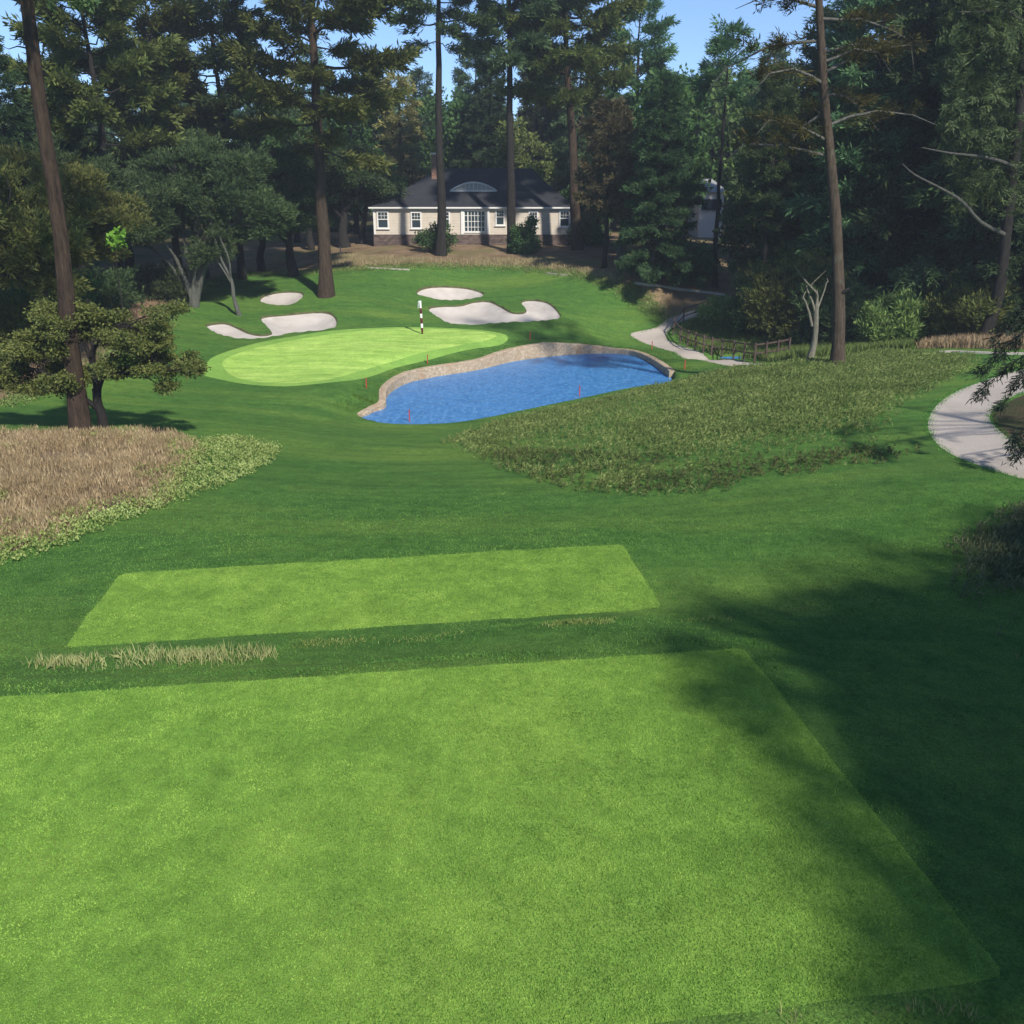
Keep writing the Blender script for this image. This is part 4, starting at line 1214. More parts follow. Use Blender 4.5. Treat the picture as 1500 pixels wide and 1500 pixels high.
# near spruce off the right edge, shade put in its needle colour; lower branches reach into view
def near_spruce():
    b = Vector((17.2, 22.4, gz(17.2, 22.4)))
    o = empty('spruce_tree', b); tag(o, 'near spruce, needles coloured dark like shade, whose drooping branch tips reach in over the right path', 'tree')
    tb = MB(); rng = np.random.default_rng(31); H = 7.0
    path = trunk_path(rng, H, (.2, 0), .05, 14); tb.tube(path, np.linspace(.26, .04, 14), 10, wob=.05, rng=rng)
    pos, dr = [], []
    def q(px, py, D): return np.array(at_y(px, py, D)) - np.array(b)
    boughs = [((1520, 470), (1432, 545), 22.0), ((1530, 500), (1436, 572), 21.7), ((1540, 520), (1470, 590), 22.4), ((1530, 450), (1455, 500), 22.6), ((1550, 590), (1486, 640), 21.5), ((1560, 610), (1494, 662), 21.2), ((1550, 420), (1470, 470), 22.9), ((1560, 480), (1490, 560), 20.9)]
    for (a, e, D) in boughs:
        p0 = q(*a, D); p1 = q(*e, D - .25); root = along(path, np.clip((p0[2] + .3) / H, .05, .9))
        P = np.array([root, (root + p0) / 2 + [0, 0, .12], p0, (p0 + p1) / 2 + [0, 0, .06], p1])
        tb.tube(P, [.05, .035, .02, .012, .006], 5)
        for k in range(17):
            w = rng.uniform(.3, 1.02); c = along(P, min(w, .999)); a2 = rng.uniform(-1.2, 1.2)
            d = norm(p1 - p0); d2 = norm(np.array([d[0] * math.cos(a2) - d[1] * math.sin(a2), d[0] * math.sin(a2) + d[1] * math.cos(a2), d[2] - rng.uniform(0, .5)]))
            L = rng.uniform(.15, .45) * (1.25 - .5 * w); tb.tube(np.array([c, c + d2 * L]), [.006, .003], 3, cap=False)
            for j in range(4): pos.append(c + d2 * L * (j + .5) / 4); dr.append(d2)
    # rest of the tree, outside the view to the right
    for i in range(22):
        t = .12 + .86 * (i + .5) / 22; p0 = along(path, t); az = i * 2.4; L = 2.9 * (1 - t) ** .8 + .3
        if math.cos(az) < .1: continue
        d = np.array([math.cos(az), math.sin(az), -.3]); tb.tube(np.array([p0, p0 + d * L * .5 + [0, 0, .1], p0 + d * L]), [.035, .02, .006], 4, cap=False)
        for k in range(int(L * 22)):
            w = rng.uniform(.2, 1); pos.append(p0 + d * L * w + rng.normal(0, .16, 3) * np.array([1, 1, .5])); dr.append(d + rng.normal(0, .5, 3))
    tb.build('trunk', M['bark_dark'], o, True)
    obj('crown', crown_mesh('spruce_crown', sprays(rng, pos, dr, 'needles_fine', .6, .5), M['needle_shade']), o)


near_spruce()

# trees standing just outside the view that shade the right side of the tees
lib('shade', L4(lambda: broad_std(311, 11, 4.2, n=230, per=24), 'bark_dark', 'leaf_deep'))
for (x, y, s, rz, lab) in [(13.5, 1.2, 1.15, 0, 'leafy tree beyond the right edge shading the rough'), (13.9, -4.8, 1.25, 2, 'leafy tree beyond the right edge shading the tee corner'), (17.8, 3.0, 1.15, 4, 'leafy tree beyond the right edge shading the brown heather'), (10.2, -5.6, .66, 1, 'smaller leafy tree beyond the right edge shading the end of the tee')]:
    use('shade', 'broadleaf_tree', Vector((x, y, gz(x, y))), lab, None, rz, s)
# ------------------------------------------------------------------ house
def m_siding():
    m, nt, out = new_mat('house_siding'); v = coords(nt)
    w = N(nt, 'TexWave'); w.wave_type = 'BANDS'; w.bands_direction = 'Z'; w.wave_profile = 'SAW'; w.inputs['Scale'].default_value = 1.25; w.inputs['Distortion'].default_value = 0
    nt.links.new(v, w.inputs['Vector'])
    c = mix(nt, noise(nt, v, 2.0, 5), rgb(.56, .49, .40), rgb(.65, .575, .475))
    e = N(nt, 'MapRange'); e.inputs['From Min'].default_value = .0; e.inputs['From Max'].default_value = .14; nt.links.new(w.outputs['Fac'], e.inputs['Value'])
    c = mix(nt, e.outputs[0], rgb(.46, .39, .31), c)
    principled(nt, out, c, .75, bump(nt, w.outputs['Fac'], .5, .03), .2)
    return m


def m_shingle():
    m, nt, out = new_mat('roof_shingles'); v = coords(nt)
    b = N(nt, 'TexBrick'); b.inputs['Scale'].default_value = 2.6; b.inputs['Color1'].default_value = rgb(.020, .021, .026); b.inputs['Color2'].default_value = rgb(.033, .034, .040); b.inputs['Mortar'].default_value = rgb(.018, .019, .024)
    b.inputs['Mortar Size'].default_value = .02; b.inputs['Brick Width'].default_value = .9; b.inputs['Row Height'].default_value = .42
    mp = N(nt, 'Mapping'); mp.inputs['Rotation'].default_value = (R(90), 0, 0); tc = N(nt, 'TexCoord'); nt.links.new(tc.outputs['Object'], mp.inputs['Vector'])
    nt.links.new(mp.outputs[0], b.inputs['Vector'])
    c = mix(nt, math_(nt, 'MULTIPLY', noise(nt, v, .7, 5), .45), b.outputs['Color'], rgb(.042, .043, .048))
    principled(nt, out, c, .8, bump(nt, b.outputs['Fac'], .4, -.02), .25)
    return m


def m_brick(name, c1, c2, mo, sc=4.0):
    m, nt, out = new_mat(name)
    b = N(nt, 'TexBrick'); b.inputs['Scale'].default_value = sc; b.inputs['Color1'].default_value = rgb(*c1); b.inputs['Color2'].default_value = rgb(*c2); b.inputs['Mortar'].default_value = rgb(*mo)
    b.inputs['Mortar Size'].default_value = .025; b.inputs['Brick Width'].default_value = 1.1; b.inputs['Row Height'].default_value = .5
    mp = N(nt, 'Mapping'); mp.inputs['Rotation'].default_value = (R(90), 0, 0); tc = N(nt, 'TexCoord'); nt.links.new(tc.outputs['Object'], mp.inputs['Vector'])
    nt.links.new(mp.outputs[0], b.inputs['Vector'])
    c = mix(nt, .5, b.outputs['Color'], mix(nt, noise(nt, coords(nt), 3, 5), rgb(.6, .6, .6), rgb(1.3, 1.3, 1.3)), 'MULTIPLY')
    principled(nt, out, c, .9, bump(nt, b.outputs['Fac'], .5, -.02), .15)
    return m


M['siding'] = m_siding(); M['shingle'] = m_shingle()
M['brick'] = m_brick('chimney_brick', (.23, .12, .085), (.34, .20, .15), (.38, .33, .28), 5.5)
M['plinth'] = m_brick('plinth_stone', (.085, .062, .055), (.17, .125, .105), (.06, .05, .048), 3.4)
M['white'] = plain('white_trim', (.74, .72, .68), .5, .05, 3)
M['glass'] = plain('window_glass', (.030, .042, .055), .08, .3, 1.3, .6, 0, 0)
M['blind'] = plain('window_blind', (.42, .42, .40), .7, .1, 3)


def build_house():
    Y = 84.0
    l = at_y(549, 357, Y); r = at_y(841, 357, Y); Wd = r.x - l.x
    g = gz((l.x + r.x) / 2, Y)
    k = (r.x - l.x) / (841 - 549)                      # metres per photo pixel at the front wall
    o = empty('house', ((l.x + r.x) / 2, Y, g)); tag(o, 'cream sided bungalow with dark hipped roof and arched dormer behind the green', 'house')
    cx = 695.0
    def X(px): return (px - cx) * k
    zb = at_y(cx, 357, Y).z - g
    def Zz(py): return at_y(cx, py, Y).z - g
    hw = Wd / 2; dp = 10.0
    zf, ze = Zz(343.5), Zz(303.5)
    f = MB(); f.box((0, dp / 2 - .06, (zf - .8) / 2), (Wd + .12, dp + .12, zf + .8)); f.build('foundation', M['plinth'], o)
    w = MB(); w.box((0, dp / 2, (zf + ze) / 2), (Wd, dp, ze - zf)); w.build('wall', M['siding'], o)
    t = MB()
    for sx in (-1, 1): t.box((sx * (hw - .06), -.02, (zf + ze) / 2), (.16, .05, ze - zf - .02))
    t.box((0, -.03, ze - .12), (Wd - .3, .07, .22)); t.build('trim', M['white'], o)
    # roof: hipped with a soft kick at the eaves
    ov = .35; zr = at_y(707, 247, Y + dp / 2).z - g; kk = k * (Y + dp / 2) / Y
    rl, rr_ = (640 - cx) * kk, (775 - cx) * kk
    rings = []
    for s in np.linspace(0, 1, 9):
        h = ze + .02 + (zr - ze) * (s ** 1.22 * .94 + s * .06)
        x0 = (-hw - ov) * (1 - s) + rl * s; x1 = (hw + ov) * (1 - s) + rr_ * s
        y0 = -ov * (1 - s) + dp / 2 * s; y1 = (dp + ov) * (1 - s) + dp / 2 * s
        if s == 1: y0 -= .01; y1 += .01
        rings.append([(x0, y0, h), (x1, y0, h), (x1, y1, h), (x0, y1, h)])
    V = np.array(rings).reshape(-1, 3); q = [(i * 4 + a, i * 4 + (a + 1) % 4, (i + 1) * 4 + (a + 1) % 4, (i + 1) * 4 + a) for i in range(8) for a in range(4)]
    q += [(32, 33, 34, 35), (3, 2, 1, 0)]
    rb = MB(); rb.add(V, q); roof = rb.build('roof', M['shingle'], o)
    fb = MB()
    for a, b in (((-hw - ov, -ov), (hw + ov, -ov)), ((hw + ov, -ov), (hw + ov, dp + ov)), ((-hw - ov, dp + ov), (-hw - ov, -ov))):
        fb.bar((*a, ze - .05), (*b, ze - .05), .05, .13)
    fb.build('fascia', M['white'], roof)
    # eyebrow dormer
    def roof_y(z):
        ss = np.linspace(0, 1, 200); hh = ze + .02 + (zr - ze) * (ss ** 1.22 * .94 + ss * .06); s = np.interp(z, hh, ss)
        return -ov * (1 - s) + dp / 2 * s
    dY = 1.2; kd = k * (Y + dY) / Y
    dx0, dx1 = (660 - cx) * kd, (726.5 - cx) * kd
    zb_ = at_y(cx, 279.5, Y + dY).z - g; zt_ = at_y(cx, 267, Y + dY).z - g
    yb = roof_y(zb_) - .05; n = 18; A = []; B = []; Cc = []
    for i in range(n + 1):
        u = i / n; x = dx0 + (dx1 - dx0) * u; e = (math.sin(math.pi * u)) ** .9 * (zt_ - zb_)
        A.append((x, yb, zb_ + e)); B.append((x, roof_y(zb_ + e + .02) + .1, zb_ + e + .03))
    db = MB(); m = n + 1
    db.add(np.array(A + B), [(i, i + 1, m + i + 1, m + i) for i in range(n)]); dorm = db.build('dormer', M['shingle'], roof, True)
    gl = MB(); Bm = [(a[0], yb + .04, zb_ - .02) for a in A]; T2 = [(a[0], yb + .04, a[2]) for a in A]
    gl.add(np.array(Bm + T2), [(i, i + 1, m + i + 1, m + i) for i in range(n)]); gl.build('pane', M['blind'], dorm)
    fr = MB(); fr.tube(np.array(A) + [0, -.02, .0], .075, 6); fr.bar((dx0 - .05, yb - .02, zb_), (dx1 + .05, yb - .02, zb_), .10, .12)
    for u in np.linspace(.14, .86, 9):
        x = dx0 + (dx1 - dx0) * u; e = (math.sin(math.pi * u)) ** .9 * (zt_ - zb_); fr.bar((x, yb, zb_ + .03), (x, yb, zb_ + e - .03), .035, .05)
    x = (dx0 + dx1) / 2; fr.bar((x, yb - .01, zb_ + .03), (x, yb - .01, zt_ - .03), .08, .06)
    fr.build('frame', M['white'], dorm)
    # chimney
    cY = dp / 2 - .9; kc = k * (Y + cY) / Y; c0, c1 = (633 - cx) * kc, (644.5 - cx) * kc; ct = at_y(cx, 226.5, Y + cY).z - g
    ch = MB(); ch.box(((c0 + c1) / 2, cY, (zr - 1.4 + ct) / 2), (c1 - c0, .8, ct - zr + 1.4)); chim = ch.build('chimney', M['brick'], roof)
    cc = MB(); cc.box(((c0 + c1) / 2, cY, ct + .07), (c1 - c0 + .14, .94, .14)); cc.build('chimney_cap', M['white'], chim)
    # windows
    def window(x0, x1, y0, y1, name='window'):
        a, b, z1, z0 = X(x0), X(x1), Zz(y0), Zz(y1); fw = .11
        fo = MB()
        for bx in (((a + b) / 2, -.04, z1 - fw / 2, b - a, fw), ((a + b) / 2, -.04, z0 + fw / 2, b - a, fw)): fo.box(bx[:3], (bx[3], .09, bx[4]))
        for x in (a + fw / 2, b - fw / 2): fo.box((x, -.037, (z0 + z1) / 2), (fw, .086, z1 - z0 - 2 * fw - .004))
        mid = z0 + (z1 - z0) * .53; fo.box(((a + b) / 2, -.03, mid), (b - a - 2 * fw - .004, .06, .07))
        for u in (1 / 3, 2 / 3): fo.box((a + fw + (b - a - 2 * fw) * u, -.026, (mid + z1) / 2), (.03, .05, z1 - mid - fw - .04))
        fo.box(((a + b) / 2, -.0255, (mid + z1 - fw) / 2), (b - a - 2 * fw - .006, .045, .03))
        fo.box(((a + b) / 2, -.07, z0 - .03), (b - a + .16, .14, .06))
        wf = fo.build('window', M['white'], o)
        p = MB(); p.box(((a + b) / 2, -.006, (z0 + z1) / 2), (b - a - .08, .02, z1 - z0 - .08)); p.build('pane', M['glass'], wf)
        return wf
    for x0, x1, y0, y1 in ((554, 571, 309, 335), (603, 618.5, 310, 335), (644, 660, 309, 334), (726, 739.5, 306.5, 330.5), (774, 788, 309, 332), (818.5, 834, 308.5, 332.5)): window(x0, x1, y0, y1)
    # glazed double door with its white surround
    a, b, z1, z0 = X(676), X(717), Zz(304.5), Zz(343.2)
    s = MB()
    for x in (a + .11, b - .11): s.box((x, -.05, (z0 + z1) / 2), (.24, .12, z1 - z0))
    s.box(((a + b) / 2, -.045, Zz(305) - .02), (b - a - .5, .11, .14)); sur = s.build('door_surround', M['white'], o)
    da, db_, dz1, dz0 = X(679.5), X(712), Zz(307.5), Zz(341)
    d = MB()
    for x in (da + .05, db_ - .05): d.box((x, -.035, (dz0 + dz1) / 2), (.14, .08, dz1 - dz0))
    for z in (dz0 + .07, dz1 - .06): d.box(((da + db_) / 2, -.033, z), (db_ - da - .25, .075, .15))
    for u in (.2, .8): d.box((da + (db_ - da) * u, -.032, (dz0 + dz1) / 2), (.09, .07, dz1 - dz0 - .28))
    for u in (.35, .5, .65): d.box((da + (db_ - da) * u, -.028, (dz0 + dz1) / 2), (.045, .06, dz1 - dz0 - .28))
    for v_ in (.25, .5, .75): d.box(((da + db_) / 2, -.0265, dz0 + (dz1 - dz0) * v_), (db_ - da - .25, .055, .045))
    door = d.build('door', M['white'], o)
    p = MB(); p.box(((da + db_) / 2, -.006, (dz0 + dz1) / 2), (db_ - da - .1, .02, dz1 - dz0 - .1)); p.build('pane', M['glass'], door)


build_house()


def far_house(px0, px1, py_top, py_eave, D, wallm, roofm, label, base=2.0, name='house', win=True):
    a = at_y(px0, py_eave, D); b = at_y(px1, py_eave, D); w = b.x - a.x; g = gz((a.x + b.x) / 2, D); ze = a.z - g; zt = at_y(px0, py_top, D + 3).z - g
    o = empty(name, ((a.x + b.x) / 2, D, g)); tag(o, label, 'house')
    m = MB(); m.box((0, 3, (ze - 1) / 2), (w, 6, ze + 1)); m.build('wall', wallm, o)
    r = MB(); e = .35; r.add([(-w / 2 - e, -e, ze), (w / 2 + e, -e, ze), (w / 2 + e, 6 + e, ze), (-w / 2 - e, 6 + e, ze), (-w / 5, 3, zt), (w / 5, 3, zt)], [(0, 1, 5, 4), (2, 3, 4, 5), (3, 2, 1, 0)], [(1, 2, 5), (3, 0, 4)])
    r.build('roof', roofm, o)
    if win:
        for u in (-.28, .0, .28):
            f = MB(); f.box((u * w, -.03, ze * .72), (.9, .08, 1.3)); wf = f.build('window', M['white'], o)
            p = MB(); p.box((u * w, -.075, ze * .72), (.7, .02, 1.1)); p.build('pane', M['glass'], wf)
    return o


M['white_wall'] = plain('white_house_wall', (.78, .71, .65), .8, .06, 1)
M['grey_roof'] = plain('grey_shingle', (.30, .30, .30), .85, .15, 3)
M['red_roof'] = plain('red_shingle', (.19, .075, .07), .85, .15, 3)
M['pink_wall'] = plain('pinkish_wall', (.40, .30, .27), .85, .08, 1)
far_house(1026, 1061, 262, 281, 99, M['white_wall'], M['grey_roof'], 'pale two storey house with grey roof glimpsed between the trees')
far_house(1036, 1072, 262, 275, 124, M['pink_wall'], M['red_roof'], 'house with a dull red roof peeping out behind the pale two storey one')
far_house(30, 66, 232, 246, 128, M['pink_wall'], M['red_roof'], 'red roofed house far off behind the leaning pine')
far_house(205, 232, 286, 292, 110, M['white_wall'], M['grey_roof'], 'white house barely showing through the oaks')


# ------------------------------------------------------------------ flagstick, stakes
M['flag_white'] = plain('flag_white', (.82, .82, .80), .6, .04, 5)
M['flag_red'] = plain('stick_dark_red', (.095, .008, .010), .5, .1, 5)
M['stake_red'] = plain('stake_red', (.42, .05, .035), .6, .1, 5)
M['dark'] = plain('hole_dark', (.01, .01, .01), .9, .1, 5)


def flagstick():
    b = ground_px(618.7, 489); H = at_y(617, 441, b.y).z - b.z
    o = empty('flagstick', b); tag(o, 'banded dark red and white flagstick with its flag wrapped, on the green', 'flagstick')
    lean = -.075
    def P(u): return (lean * u, 0, H * u)
    edges = [0, .19, .315, .49, .615, .79, 1.0]
    for i in range(6):
        m = MB(); r = .078 - .002 * i if i else .07
        m.tube([P(edges[i] - (.02 if i == 0 else 0)), P((edges[i] + edges[i + 1]) / 2), P(edges[i + 1])], [r * (.35 if i == 0 else 1), r, r], 10)
        m.build('band', M['flag_red'] if i % 2 == 0 else M['flag_white'], o, True)
    fl = MB(); n = 9
    for (z, dx, w) in ((.93, -.05, .10), (.86, -.075, .10)):
        V = []
        for i in range(n):
            a = i / (n - 1) * 4.4; V += [(lean * z + math.cos(a) * w + dx, math.sin(a) * w, H * z + .13), (lean * z + math.cos(a) * w * 1.05 + dx, math.sin(a) * w * 1.1, H * z - .15)]
        fl.add(V, [(2 * i, 2 * i + 1, 2 * i + 3, 2 * i + 2) for i in range(n - 1)])
    fl.build('flag', M['flag_white'], o, True)
    h = MB(); h.lathe([(0, .012), (.09, .012)], 16); h.build('hole', M['dark'], o)


flagstick()
stake_lab = [((537, 569), 'red stake on the grass beside the left end of the pond', 13), ((626.5, 533), 'red stake between the putting green and the stone wall', 12), ((776.5, 498), 'dark red stake above the highest part of the stone wall', 11),
             ((955, 512), 'red stake at the edge of the pale path', 10), ((1003, 541), 'red stake on the grass between the path end and the pond', 11)]
first = None
for (px, py), lab, hp in stake_lab + [((600, 617), 'red stake standing in the shallow near end of the pond', 13), ((849, 580), 'red stake at the water edge below the heather', 13)]:
    wet = 'shallow' in lab or 'water edge' in lab
    b = Vector(on_plane([(px, py)], WATER_Z)[0]) if wet else ground_px(px, py)
    H = max(.5, at_y(px, py - hp, b.y).z - b.z)
    o = empty('marker_stake', b); tag(o, lab, 'stake', 'red stakes around the pond')
    m = MB(); m.box((0, 0, H / 2 - .4), (.046, .046, H + .8)); m.lathe([(.032, H), (.0, H + .06)], 8); me = m.build('post', M['stake_red'], o)
    cpt = MB(); cpt.box((0, 0, H * .93), (.052, .052, H * .06)); cpt.build('band', M['flag_white'] if False else M['flag_red'], o)

# ------------------------------------------------------------------ rail fence round the creek
M['fence'] = plain('fence_wood', (.085, .055, .048), .85, .25, 4)


def fence():
    line = [(1056, 457), (1036, 462), (1001, 474), (986, 491), (996, 503), (1007, 509), (1018, 513), (1030, 517), (1042, 520), (1057, 523.5), (1074, 526), (1089, 529), (1105, 531), (1121, 534), (1139, 532), (1158, 530)]
    P = [ground_px(*p) for p in line]
    # the last posts drop behind the mound crest
    P[-3] = ground_px(1105, 531) + Vector((.65, .1, 0)); P[-2] = P[-3] + Vector((.72, .25, 0)); P[-1] = P[-2] + Vector((.75, .4, 0))
    for i in range(len(P)): P[i].z = gz(P[i].x, P[i].y)
    o = empty('rail_fence', P[7]); tag(o, 'curved brown rail fence between the pale path and the creek', 'fence'); b = P[7]
    for p in P:
        m = MB(); q = p - b; m.box((q.x, q.y, q.z + .35), (.09, .09, 1.5), taper=.92); m.build('post', M['fence'], o)
    for i in range(len(P) - 1):
        for h in (.98, .50):
            m = MB(); a, c = P[i] - b, P[i + 1] - b; m.bar((a.x, a.y + .07, a.z + h), (c.x, c.y + .07, c.z + h), .045, .075); m.build('rail', M['fence'], o)


fence()

# pale kerbs seen edge on
M['kerb'] = plain('pale_timber', (.40, .36, .31), .8, .12, 3)


def edging(pts, label, h=.14, w=.16, name='timber_edging'):
    P = [ground_px(*p) for p in pts]; b = P[0]; o = None; m = MB()
    n = len(P); V = []
    for i, p in enumerate(P):
        t = (P[min(i + 1, n - 1)] - P[max(i - 1, 0)]).normalized(); s = Vector((-t.y, t.x, 0)) * w / 2; q = p - b
        V += [(q.x - s.x, q.y - s.y, q.z - .1), (q.x - s.x, q.y - s.y, q.z + h), (q.x + s.x, q.y + s.y, q.z + h), (q.x + s.x, q.y + s.y, q.z - .1)]
    m.add(V, [(i * 4 + k, i * 4 + (k + 1) % 4, i * 4 + 4 + (k + 1) % 4, i * 4 + 4 + k) for i in range(n - 1) for k in range(4)] + [(3, 2, 1, 0), ((n - 1) * 4, (n - 1) * 4 + 1, (n - 1) * 4 + 2, (n - 1) * 4 + 3)])
    o = m.build(name, M['kerb'], None, False, b); tag(o, label, 'edging')


edging([(930, 415.5), (955, 419), (985, 423), (1015, 427), (1040, 430), (1062, 433)], 'long pale timber edging running behind the dense dark tree')
edging([(535, 392.5), (560, 393.5), (585, 395), (600, 395.5)], 'short pale timber edging in the straw below the house', .08)
edging([(800, 400.5), (818, 402.5), (836, 403.5)], 'short pale timber edging at the grass edge right of the bunkers', .08)
edging([(1372, 517), (1395, 515.8), (1425, 517), (1462, 518.5), (1500, 519)], 'pale path edging at the foot of the brown grass', .07, .3)
m = MB(); b = ground_px(499, 374); m.box((0, 0, .3), (.09, .09, .8)); m.box((.0, -.05, .66), (.13, .03, .10)); tag(m.build('marker_post', M['kerb'], None, False, b), 'thin white post in the straw beside the bunker pine', 'post')
# ------------------------------------------------------------------ grasses and heather
def scatter(poly, n, rng, fade=0.0, extra=None):
    P = np.asarray(poly)[:, :2]; lo, hi = P.min(0), P.max(0); A = 0.0; out = []
    area = (hi - lo).prod(); c = rng.uniform(lo, hi, (int(n * 4), 2)); c = c[inside(c, P)]
    c = c[:n]
    if fade:
        d = -sdist(c, P, margin=.1); c = c[rng.uniform(0, 1, len(c)) < np.clip(d / fade, .12, 1)]
    return c


def poly_area(P):
    P = np.asarray(P)[:, :2]; return abs(.5 * np.sum(P[:, 0] * np.roll(P[:, 1], -1) - np.roll(P[:, 0], -1) * P[:, 1]))


def lumps(p, seed, s=1.0):
    """smooth value 0..1 over the ground"""
    r = np.random.default_rng(seed); v = np.zeros(len(p))
    for k in range(9):
        a = r.uniform(0, 6.28); f = s * r.uniform(.25, 1.6); v += np.sin(p[:, 0] * f * math.cos(a) + p[:, 1] * f * math.sin(a) + r.uniform(0, 6.28)) / (1 + .6 * k * .3)
    return 1 / (1 + np.exp(-v * .9))


def blades(rng, p, h, w, lean=.35, z0=-.01, bendy=True):
    """one curved blade per point: a quad and a tip (as two quads)"""
    n = len(p); z = Zq(p) + z0; a = rng.uniform(0, 6.283, n); l = np.clip(np.abs(rng.normal(0, lean, n)), 0, .95); b = rng.uniform(0, 6.283, n)
    h = np.broadcast_to(h, (n,)) * rng.uniform(.6, 1.2, n); w = np.broadcast_to(w, (n,)) * rng.uniform(.7, 1.3, n)
    base = np.column_stack([p, z]); s = np.column_stack([np.cos(a), np.sin(a), 0 * a]) * (w / 2)[:, None]
    dl = np.column_stack([np.cos(b), np.sin(b), 0 * b])
    mid = base + dl * (l * h * .35)[:, None] + np.array([0, 0, 1]) * (h * .55)[:, None]
    tip = base + dl * (l * h)[:, None] + np.array([0, 0, 1]) * (h * np.sqrt(np.clip(1 - .5 * l * l, .2, 1)))[:, None]
    V = np.stack([base - s, base + s, mid + s * .7, tip, mid - s * .7], 1)      # 5 corners, one face
    return V.reshape(-1, 3)


def blade_obj(name, V, mat, label):
    me = mesh_np(name, V, np.arange(len(V)).reshape(-1, 5), mat); o = obj(name, me); tag(o, label, kind='stuff'); return o


def grass_fol(name, a, b, c, patch=1.1):
    m = foliage(name, a, b, c, .25); nt = m.node_tree
    ramp = next(n for n in nt.nodes if n.type == 'VALTORGB'); v = coords(nt)
    g = next(n for n in nt.nodes if n.type == 'NEW_GEOMETRY')
    p = noise(nt, v, patch, 8, .80, .37, .63)
    k = math_(nt, 'ADD', math_(nt, 'MULTIPLY', p, .58), math_(nt, 'MULTIPLY', g.outputs['Random Per Island'], .42))
    nt.links.new(k, ramp.inputs[0])
    return m


M['g_rough'] = grass_fol('rough_blades', (.038, .102, .022), (.110, .236, .048), (.240, .365, .078), .55)
M['g_tall'] = grass_fol('tall_brown_grass', (.17, .12, .068), (.38, .275, .160), (.62, .48, .30), .9)
M['g_tee'] = grass_fol('tee_blades', (.080, .176, .032), (.228, .396, .066), (.455, .620, .128), 1.5)
M['g_dry'] = foliage('dry_blades', (.20, .20, .075), (.34, .33, .14), (.48, .46, .22), .2)
M['g_fringe'] = foliage('leafy_fringe', (0.1150, 0.1782, 0.0403), (0.3105, 0.4025, 0.1150), (0.5520, 0.6210, 0.2530), .25)
M['g_heath'] = foliage('heather', (.070, .125, .034), (.200, .290, .080), (.46, .56, .20), .25)
M['g_heath_dark'] = foliage('brown_heather', (0.0660, 0.0818, 0.0370), (0.1254, 0.1386, 0.0634), (0.2244, 0.2310, 0.1122), .2)
M['g_tan'] = foliage('tan_grass', (0.2185, 0.1725, 0.0920), (0.3565, 0.2875, 0.1610), (0.4830, 0.4025, 0.2300), .2)
M['g_reed'] = foliage('creek_grass', (0.0630, 0.0910, 0.0252), (0.1400, 0.1820, 0.0490), (0.2520, 0.2800, 0.0840), .25)

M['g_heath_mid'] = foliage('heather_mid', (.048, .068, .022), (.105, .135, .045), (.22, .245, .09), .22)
rg = np.random.default_rng(99)
# tees: short dense blades
ta = PG['tee_a']; clip = np.array([(-9, 4.6), (4.4, 4.6), (4.4, 11.6), (-9, 11.6)])
c = scatter(ta, 420000, rg); c += rg.normal(0, .025, c.shape); blade_obj('grass', blades(rg, c, .028, .012, .7), M['g_tee'], 'short mown blades of the large front tee')
c = scatter(PG['tee_b'], 130000, rg); c += rg.normal(0, .035, c.shape); blade_obj('grass', blades(rg, c, .026, .018, .6), M['g_tee'], 'short mown blades of the second tee')
# rough near the tees
nearp = np.array([(-10, 4), (9, 4), (16, 24), (14, 27), (-14, 27), (-16, 18)])
c = scatter(nearp, 520000, rg)
c = c + rg.normal(0, .04, c.shape)
ok = rg.uniform(0, 1, len(c)) < 1 - sstep(15, 26, np.hypot(c[:, 0], c[:, 1]))
ok &= ~(inside(c, PG['tee_a']) | inside(c, PG['tee_b']) | inside(c, PG['path_r']) | inside(c, PG['tall']))
d = np.hypot(c[:, 0], c[:, 1]); c = c[ok]; d = d[ok]
blade_obj('grass', blades(rg, c, .022 + .0008 * d, .007 + .0007 * d, .7), M['g_rough'], 'mown rough round the tees')

# tall brown grass on the left
A = poly_area(PG['tall']); c = scatter(PG['tall'], int(A * 620), rg, .6); v = .6 * lumps(c, 4, 5.0) + .4 * lumps(c, 41, 1.3)
c = c[rg.uniform(0, 1, len(c)) < np.clip(2.4 * v - .72, .05, 1)]; hh = (.16 + .18 * lumps(c, 8, .9) + .14 * lumps(c, 18, 4.0)) * np.clip(.45 - sdist(c, PG['tall'], margin=.1) * .5, .45, 1)
Vt = blades(rg, c, hh, .015, .4)
# seed heads
k = rg.random(len(c)) < .35; tips = Vt.reshape(-1, 5, 3)[k, 3]; n = len(tips)
dv = np.column_stack([rg.normal(0, .25, n), rg.normal(0, .25, n), np.ones(n)]); dv /= np.linalg.norm(dv, axis=1)[:, None]
an = rg.uniform(0, 6.28, n); s = np.column_stack([np.cos(an), np.sin(an), 0 * an]) * .013
hd = np.stack([tips - dv * .05, tips + s, tips + dv * .05 + s * .5, tips + dv * .10, tips - s], 1).reshape(-1, 3)
blade_obj('tall_grass', np.vstack([Vt, hd]), M['g_tall'], 'tall brown seeding grass on the left')


